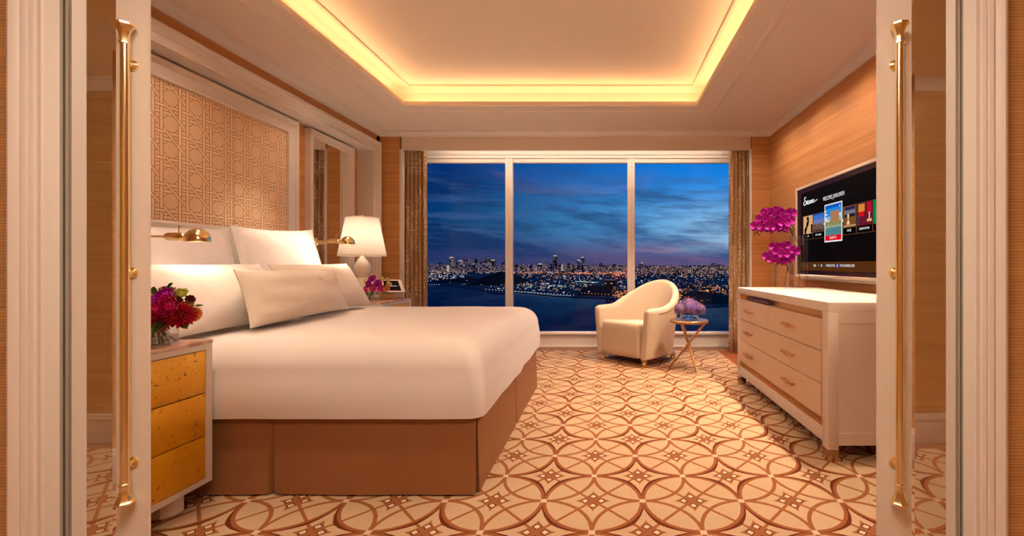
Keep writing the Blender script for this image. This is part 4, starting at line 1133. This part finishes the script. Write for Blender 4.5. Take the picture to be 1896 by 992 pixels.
quad(3.40, 1.44, 3.34, 1.460, .0015, e('t5c', 232, 180, 120), 'picture_shape'); quad(3.375, 1.46, 3.364, 1.51, .0015, e('t5d', 240, 230, 226), 'picture_shape'); quad(3.40, 1.50, 3.345, 1.582, .0013, e('t5e', 196, 16, 50), 'picture_shape')
quad(3.52, 1.42, 3.50, 1.50, .0014, e('t5f', 70, 50, 110), 'picture_shape')
quad(T[4][0], 1.365, T[4][1], 1.586, .0012, e('t6', 20, 130, 80), 'picture_tile')
for a, b in T: quad(a, 1.365, b, 1.415, .0018, e('caption_black', 6, 5, 5, .5), 'caption_strip')
# selected tile
quad(4.052, 1.316, 3.752, 1.645, .0022, wtext, 'selected_border')
quad(4.038, 1.328, 3.764, 1.634, .0026, vgrad('bay_sky', [(1.3, (80, 130, 140)), (1.43, (120, 150, 130)), (1.455, (90, 120, 60)), (1.485, (190, 170, 120)), (1.50, (120, 190, 225)), (1.53, (40, 140, 220)), (1.60, (16, 88, 190))], .95, (1.44, 1.495, (226, 200, 140), .56)), 'picture_tile')
quad(3.945, 1.482, 3.80, 1.578, .0030, e('tower', 190, 134, 92), 'picture_shape')
for k in range(12): quad(3.942-k*.012, 1.484, 3.9385-k*.012, 1.576, .0032, e('tower_line', 160, 108, 76), 'picture_shape')
for (y, z, w, h) in ((4.02, 1.555, .05, .010), (4.025, 1.520, .035, .016), (4.0, 1.500, .07, .008), (3.785, 1.54, .03, .02), (4.03, 1.585, .03, .010), (3.79, 1.61, .02, .008)):
    cl_ = MB(); cl_.lathe([(0, -1), (.7, -.7), (1, 0), (.7, .7), (0, 1)], (0, 0, 0), 10)
    cl_.v = [(SX-.0030+a*.0008, y+b*w*.5, z+c_*h*.8) for a, b, c_ in cl_.v]; obj('picture_cloud', cl_, wtext, tv)
quad(4.038, 1.328, 3.764, 1.372, .0034, e('red', 232, 16, 32), 'red_caption')
for s, Y0 in ((1, 4.052), (-1, 3.752)):
    obj('arrow_mark', MB().prism([(Y0, 1.495), (Y0+s*.018, 1.480), (Y0, 1.465)], SX-.003, SX-.001, 'x'), wtext, tv, smooth=0)
def lettering(s, size, yc, zc, sx, m=None, d=.004):
    mb = text_mesh(s, size, .0003, sx); remap(mb, lambda x, y, z: (SX-d+z, yc-x, zc+y)); return obj('lettering', mb, m or wtext, tv, smooth=0)
lettering('WELCOME, JOHN SMITH', .050, 3.895, 1.700, .66)
lettering('SPA', .024, 4.37, 1.392, .8); lettering('CITY GUIDE', .024, 4.165, 1.392, .9); lettering('HOTEL', .026, 3.64, 1.392, .8); lettering('RESERVATIONS', .025, 3.43, 1.392, .8)
lettering('ROOM TV', .032, 3.90, 1.350, .8)
lettering('PRESS', .030, 4.235, 1.112, .62); lettering('OR', .030, 4.105, 1.112, .7); lettering('TO WATCH TV OR', .030, 3.945, 1.112, .62); lettering('TO THE CHANNEL GUIDE', .030, 3.675, 1.112, .64)
quad(4.178, 1.098, 4.143, 1.127, .0016, black, 'button_mark'); lettering('+', .032, 4.160, 1.113, 1)
quad(4.068, 1.098, 4.036, 1.127, .0016, black, 'button_mark'); lettering('-', .032, 4.052, 1.113, 1)
cb = MB(); cb.lathe([(0, -.0005), (.017, -.0004), (.017, .0004), (0, .0005)], (0, 0, 0), 20); cb.v = [(SX-.0022+z, 3.828+x, 1.112+y) for x, y, z in cb.v]
obj('button_mark', cb, e('blue_dot', 70, 120, 210), tv); quad(3.835, 1.108, 3.821, 1.116, .0034, wtext, 'button_mark')
obj('script_lettering', script(lambda x, y: (SX-.003, 4.470-x*.092, 1.695+y*.075), .0038), wtext, tv)

# ================================================================ CITY ACROSS THE WATER (Z of the water = -79 m)
WZ = -79.0; CAMH = EYE-WZ
def wat():
    m = mat('bay_water', col(0, 9, 24), .02, 0, .03, IOR=1.06); nt = m.node_tree; X, Y, Z = xyz(nt)
    n = nz(nt, comb(nt, X*.05, Y*.05, 0.0), 1.2, 3); setc(m, mixc(nt, n, col(0, 20, 52), col(0, 34, 76))); return m
def gnd(px, py): Y = FPX*CAMH/(py-CY); return ((px-CX)*Y/FPX, Y)
tag(obj('bay', MB().add([(-30000, 60, WZ), (30000, 60, WZ), (30000, 9000, WZ), (-30000, 9000, WZ)], [(0, 1, 2, 3)]), wat(), smooth=0), 'dark blue bay between the window and the lit shore', 'water', kind='stuff')
shore = [(300, 521), (700, 526), (790, 528.6), (840, 530.5), (864, 533), (898, 538), (933, 540.5), (980, 544), (1023, 548.6), (1065, 551), (1110, 553), (1149, 554), (1180, 557), (1230, 561), (1270, 566), (1300, 569), (1350, 567), (1420, 566), (2200, 562)]
SG = [gnd(*p) for p in shore]
lm = mat('dark_land', col(12, 14, 20), .9, 0, .1); nt = lm.node_tree; X, Y, Z = xyz(nt)
setc(lm, mixc(nt, nz(nt, comb(nt, X*.004, Y*.004, 0.0), 1, 5), col(34, 30, 44), col(76, 66, 80)))
lv = [(x, y, WZ+1.5) for x, y in SG]+[(-60000, 1800, WZ+1.5)]
land = MB(); n = len(SG)
far = [(x/y*60000, 60000, WZ+1.5) for x, y in SG]
near_low = [(x, y-3, WZ-1) for x, y in SG]
land.add([(x, y, WZ+1.5) for x, y in SG]+far+near_low, [(i, i+1, n+i+1, n+i) for i in range(n-1)]+[(2*n+i, 2*n+i+1, i+1, i) for i in range(n-1)])
tag(obj('far_shore', land, lm, smooth=0), 'dark low land stretching from the bay shore to the horizon', 'land', kind='stuff')
def shoreY(px):
    for i in range(len(shore)-1):
        if shore[i][0] <= px <= shore[i+1][0]:
            t = (px-shore[i][0])/(shore[i+1][0]-shore[i][0]); return shore[i][1]*(1-t)+shore[i+1][1]*t
    return 565
# lit window material
def winmat(name, base, lit, dens, cell, s=1.0):
    m = mat(name, base, .8, 0, .1); nt = m.node_tree; X, Y, Z = xyz(nt)
    q = comb(nt, ((X+Y*.6)/cell).floor(), 3.0, (Z/(cell*.62)).floor()); w = wn(nt, q); w2 = wn(nt, comb(nt, (X/(cell*3)).floor(), 9.0, (Z/(cell*2)).floor()))
    inn = (((Z/(cell*.62)).frac()-.5).abs().lt(.34))*((((X+Y*.6)/cell).frac()-.5).abs().lt(.36))
    on = (w+w2*.35).gt(1.2-dens)*inn
    b = bsdf(m); nt.links.new(mixc(nt, w2, lit, col(200, 196, 220)), b.inputs['Emission Color'])
    nt.links.new((on*(w2*1.2+.4)*s+.0).v, b.inputs['Emission Strength']); return m
wmats = [winmat('tower_windows_warm', col(40, 34, 54), col(255, 196, 140), .56, 11, .36), winmat('tower_windows_rose', col(54, 38, 74), col(220, 150, 180), .54, 11, .30), winmat('tower_windows_dim', col(26, 30, 54), col(190, 180, 210), .42, 12, .34)]
lowm = winmat('low_rise_windows', col(34, 28, 40), col(255, 180, 110), .42, 10, .7)
def building(mb, px, pbase, wpx, ptop, depth=None):
    Y = FPX*CAMH/(pbase-CY); x = (px-CX)*Y/FPX; w = wpx*Y/FPX; h = (pbase-ptop)*Y/FPX; d = depth or w
    z = WZ+1
    mb.box(x-w/2, Y, z, x+w/2, Y+d, z+h)
    return x, Y, w, z+h, d
# ---- individual skyline towers: (px, width, top y, base y, material, crown)
TOW = [(835.5, 8, 477, 503, 0, 1, 'slim floodlit tower with a bright top near the left end of the skyline'),
       (829, 3, 491, 503, 3, 0, 'short floodlit white block beside the slim bright-topped tower'),
       (852, 8, 483, 503, 0, 1, 'mid height tower with warm windows left in the skyline'),
       (863, 9, 479, 503, 1, 0, None), (871, 8, 482, 503, 1, 0, None), (880, 6, 478, 503, 2, 0, None), (846, 7, 486, 503, 2, 0, None),
       (890, 7, 484, 503, 1, 0, None), (898, 7, 477, 503, 1, 0, None), (905, 7, 480, 503, 0, 0, None), (922, 8, 491, 503, 1, 0, None),
       (912, 8, 482, 504, 0, 2, 'tower with a bright pointed crown at the right of the left window pane'), (931, 5, 485, 503, 1, 0, None),
       (806, 6, 489, 502, 1, 0, None), (814, 5, 486, 502, 2, 0, None), (798, 5, 487, 502, 1, 0, None), (820, 7, 490, 502, 0, 0, None),
       (954, 8, 488, 503, 1, 0, None), (966, 6, 491, 503, 0, 0, None), (983, 6, 490, 504, 1, 0, None), (1000, 9, 489, 504, 0, 1, 'squat block with a bright roof left of the tallest dark tower'),
       (1014, 5, 485, 504, 1, 0, None), (1027.5, 8.5, 474, 506, 2, 2, 'tallest dark tower standing in the middle window pane'), (1021, 8, 487, 505, 1, 0, None), (1036, 6, 488, 505, 0, 0, None),
       (1039, 5, 490, 503, 3, 0, 'low white lit block right of the tallest dark tower'), (1053, 6, 487, 504, 1, 0, None), (1061, 5, 489, 504, 0, 0, None), (1071, 6, 482, 505, 2, 1, None), (1079, 6, 477, 505, 2, 1, 'second tall dark tower with a lit roof in the middle window pane'),
       (1090, 6, 488, 504, 1, 0, None), (1100, 8, 490, 504, 0, 0, None), (1112, 7, 487, 504, 1, 0, None), (1124, 7, 490, 504, 0, 0, None), (1137, 7, 489, 504, 1, 0, None), (1150, 8, 491, 504, 0, 0, None),
       (1185, 6, 489, 498, 1, 0, None), (1189, 5, 487, 498, 0, 1, None), (1321, 8, 487, 496, 2, 0, None), (1333, 7, 489, 496, 0, 0, None)]
roofm = emis('rooftop_light', col(255, 226, 190), 1.0); whitem = emis('floodlit_wall', col(230, 222, 206), .55)
kinds = ['warm-lit', 'rose-lit', 'dim blue-grey', 'white-lit']
order_ = sorted(TOW); words = {'left': [], 'middle': [], 'right': []}
for tw_ in order_: words['left' if tw_[0] < 942 else 'middle' if tw_[0] < 1168 else 'right'].append(tw_)
ordn = lambda k: '%d%s' % (k, {1: 'st', 2: 'nd', 3: 'rd'}.get(k if k < 20 else k % 10, 'th'))
for (px, w, top, base, mi_, crn, lab) in TOW:
    for wd, lst in words.items():
        for k_, q_ in enumerate(lst):
            if q_[0] == px and not lab: lab = '%s distant high-rise, %s tower from the left in the %s window pane' % (kinds[mi_], ordn(k_+1), wd)
    t = None; Y = FPX*CAMH/(base-CY)
    tt = thing('city_tower', lab or 'distant high-rise in the night skyline across the bay', 'building', ((px-CX)*Y/FPX, Y, WZ+1), 0, 'skyline towers')
    mb = MB(); x, Y, ww, zt, d = building(mb, px, base, w, top)
    obj('shaft', mb, whitem if mi_ == 3 else wmats[mi_], tt, smooth=0)
    if crn: obj('lit_roof', MB().box(x-ww*.35, Y-1, zt-1, x+ww*.35, Y+d*.6, zt+.9*Y/FPX), roofm, tt, smooth=0)
    if crn == 2: obj('mast', MB().prism([(x-ww*.06, zt), (x+ww*.06, zt), (x, zt+3.5*Y/FPX)], Y+2, Y+8, 'y'), wmats[2], tt, smooth=0)
# ---- low-rise mass
R = random.Random(3)
low = MB()
for i in range(3600):
    px = R.uniform(560, 1640); a = R.random()
    if R.random() < .62: py = R.uniform(493.5, 507)
    else: py = R.uniform(500, max(505, shoreY(px)-5))
    if 862 < px < 940 and py > 504: 
        if R.random() < .9: continue
    building(low, px, py, R.uniform(1.5, 6), py-R.uniform(.8, 3.4)*(1 if R.random() < .85 else 1.9), 25)
tag(obj('low_rise_buildings', low, lowm, smooth=0, fixn=False), 'thousands of low buildings with lit windows across the bay', 'buildings', kind='stuff')
blk = thing('apartment_block', 'broad orange lit block near the shore, left of the armchair back', 'building', (*gnd(1130, 546), WZ+1))
mb = MB(); building(mb, 1130, 541, 20, 519, 40); obj('walls', mb, winmat('orange_block', col(84, 52, 36), col(255, 176, 96), .45, 9, .35), blk, smooth=0)
bsdf(MAT['orange_block'])
# wooded headland left of the middle
def hill(px0, px1, pb, ptop, nm, lab):
    Y = FPX*CAMH/(pb-CY); mb = MB()
    def F(u, v):
        px = px0+(px1-px0)*u; hh = (pb-ptop)*math.sin(PI*u)**.7*math.sin(PI*v)**.8*Y/FPX
        x = (px-CX)*Y/FPX; return (x, Y+v*500, WZ+1+hh*(1+.25*noise.noise(Vector((u*30, v*8, 2)))))
    mb.grid(F, 70, 12); tag(obj(nm, mb, mat('dark_trees', col(26, 20, 26), .95, 0, .05), smooth=0), lab, 'trees', kind='stuff')
hill(858, 948, 529, 507, 'wooded_hill', 'dark wooded hill on the headland behind the left mullion')
hill(1065, 1140, 549, 539, 'shore_trees', 'dark trees along the shore left of the armchair')
hill(1296, 1420, 566, 561, 'shore_trees', 'dark trees along the shore at the right end of the bay')
hill(780, 870, 524, 518, 'shore_trees', 'low dark wooded bank at the far left of the bay')
# ---- lamps: small emissive octahedra, by colour
def lamps(name, lab, c, s, pts):
    mb = MB()
    for px, py, sz, up_ in pts:
        Y = FPX*CAMH/(py-CY)*.999; x = (px-CX)*Y/FPX; r = sz*.5*Y/FPX; z = max(WZ+2+r+up_*Y/FPX, WZ+3)
        mb.add([(x-r, Y, z), (x+r, Y, z), (x, Y-r, z), (x, Y+r, z), (x, Y, z-r), (x, Y, z+r)], [(0, 2, 5), (2, 1, 5), (1, 3, 5), (3, 0, 5), (2, 0, 4), (1, 2, 4), (3, 1, 4), (0, 3, 4)])
    tag(obj(name, mb, emis('glow_'+name, c, s), smooth=0, fixn=False), lab, 'city lights', kind='stuff')
def rnd(n, x0, x1, y0, y1, s0, s1, u=1.2, pw=1.0):
    out = []
    for _ in range(n):
        px = R.uniform(x0, x1); py = y0+(y1-y0)*R.random()**pw
        if py < shoreY(px)-1: out.append((px, py, R.uniform(s0, s1), R.uniform(0, u)))
    return out
W_ = rnd(900, 500, 1700, 492.5, 508, .35, 1.2, 3)+rnd(300, 940, 1700, 506, 534, .4, 1.5)+rnd(110, 790, 860, 504, 522, .5, 1.5)
lamps('white_city_lights', 'scattered white lights of the far city', col(236, 232, 240), 1.6, W_)
O_ = rnd(1100, 940, 1700, 494, 514, .35, 1.2, 2)+rnd(380, 1150, 1700, 500, 552, .4, 1.8, 1)+rnd(160, 500, 940, 494, 504, .5, 1.1, 3)
lamps('orange_city_lights', 'scattered orange lights of the far city', col(255, 150, 70), 1.9, O_)
lamps('pink_city_lights', 'scattered pink lights of the far city', col(230, 130, 150), 1.2, rnd(450, 600, 1250, 494, 507, .6, 1.3, 5))
lamps('avenue_lights', 'long line of red orange lights along the distant avenue', col(255, 120, 60), 1.8, [(x, 506+1.0*math.sin(x*.03)+R.uniform(-.7, .7), R.uniform(.7, 1.6), 0) for x in [940+i*.75 for i in range(290)]]+rnd(90, 1130, 1175, 500, 518, .9, 1.9, 1))
lamps('cool_city_lights', 'pale green lit waterfront grounds on the headland', col(176, 214, 196), 1.4, rnd(70, 905, 1100, 524, 537, .8, 2.4, 0)+rnd(26, 886, 905, 498, 503, 1, 2, 1)+[(1018, 532, 3.2, 0), (1016, 534, 2.6, 0), (1021, 531, 2.4, 0)]+[(1065+i*1.2, 522+i*.06, 1.3, 0) for i in range(36)])
lamps('amber_shore_lamps', 'amber street lamps along the shore beside the armchair', col(255, 150, 44), 1.5, [(1077+i*6.2, 547.5+i*.35, 1.7, 3) for i in range(9)]+rnd(150, 1132, 1180, 540, 553, .6, 1.9, 1)+rnd(190, 1255, 1345, 530, 560, .6, 2.0, 1)+[(1310, 543.5, 4.5, 2)])
lamps('white_shore_lamps', 'row of white lamps strung along the bay shore', col(222, 236, 226), 2.0, [(791+i*4.4, 528.0+i*.02, 1.1, 0) for i in range(6)]+[(900+i*6.0, 537.2+i*.42, 1.3, 0) for i in range(28)]+[(950+i*3.2, shoreY(950+i*3.2)-.8, 1.1, 0) for i in range(34)])
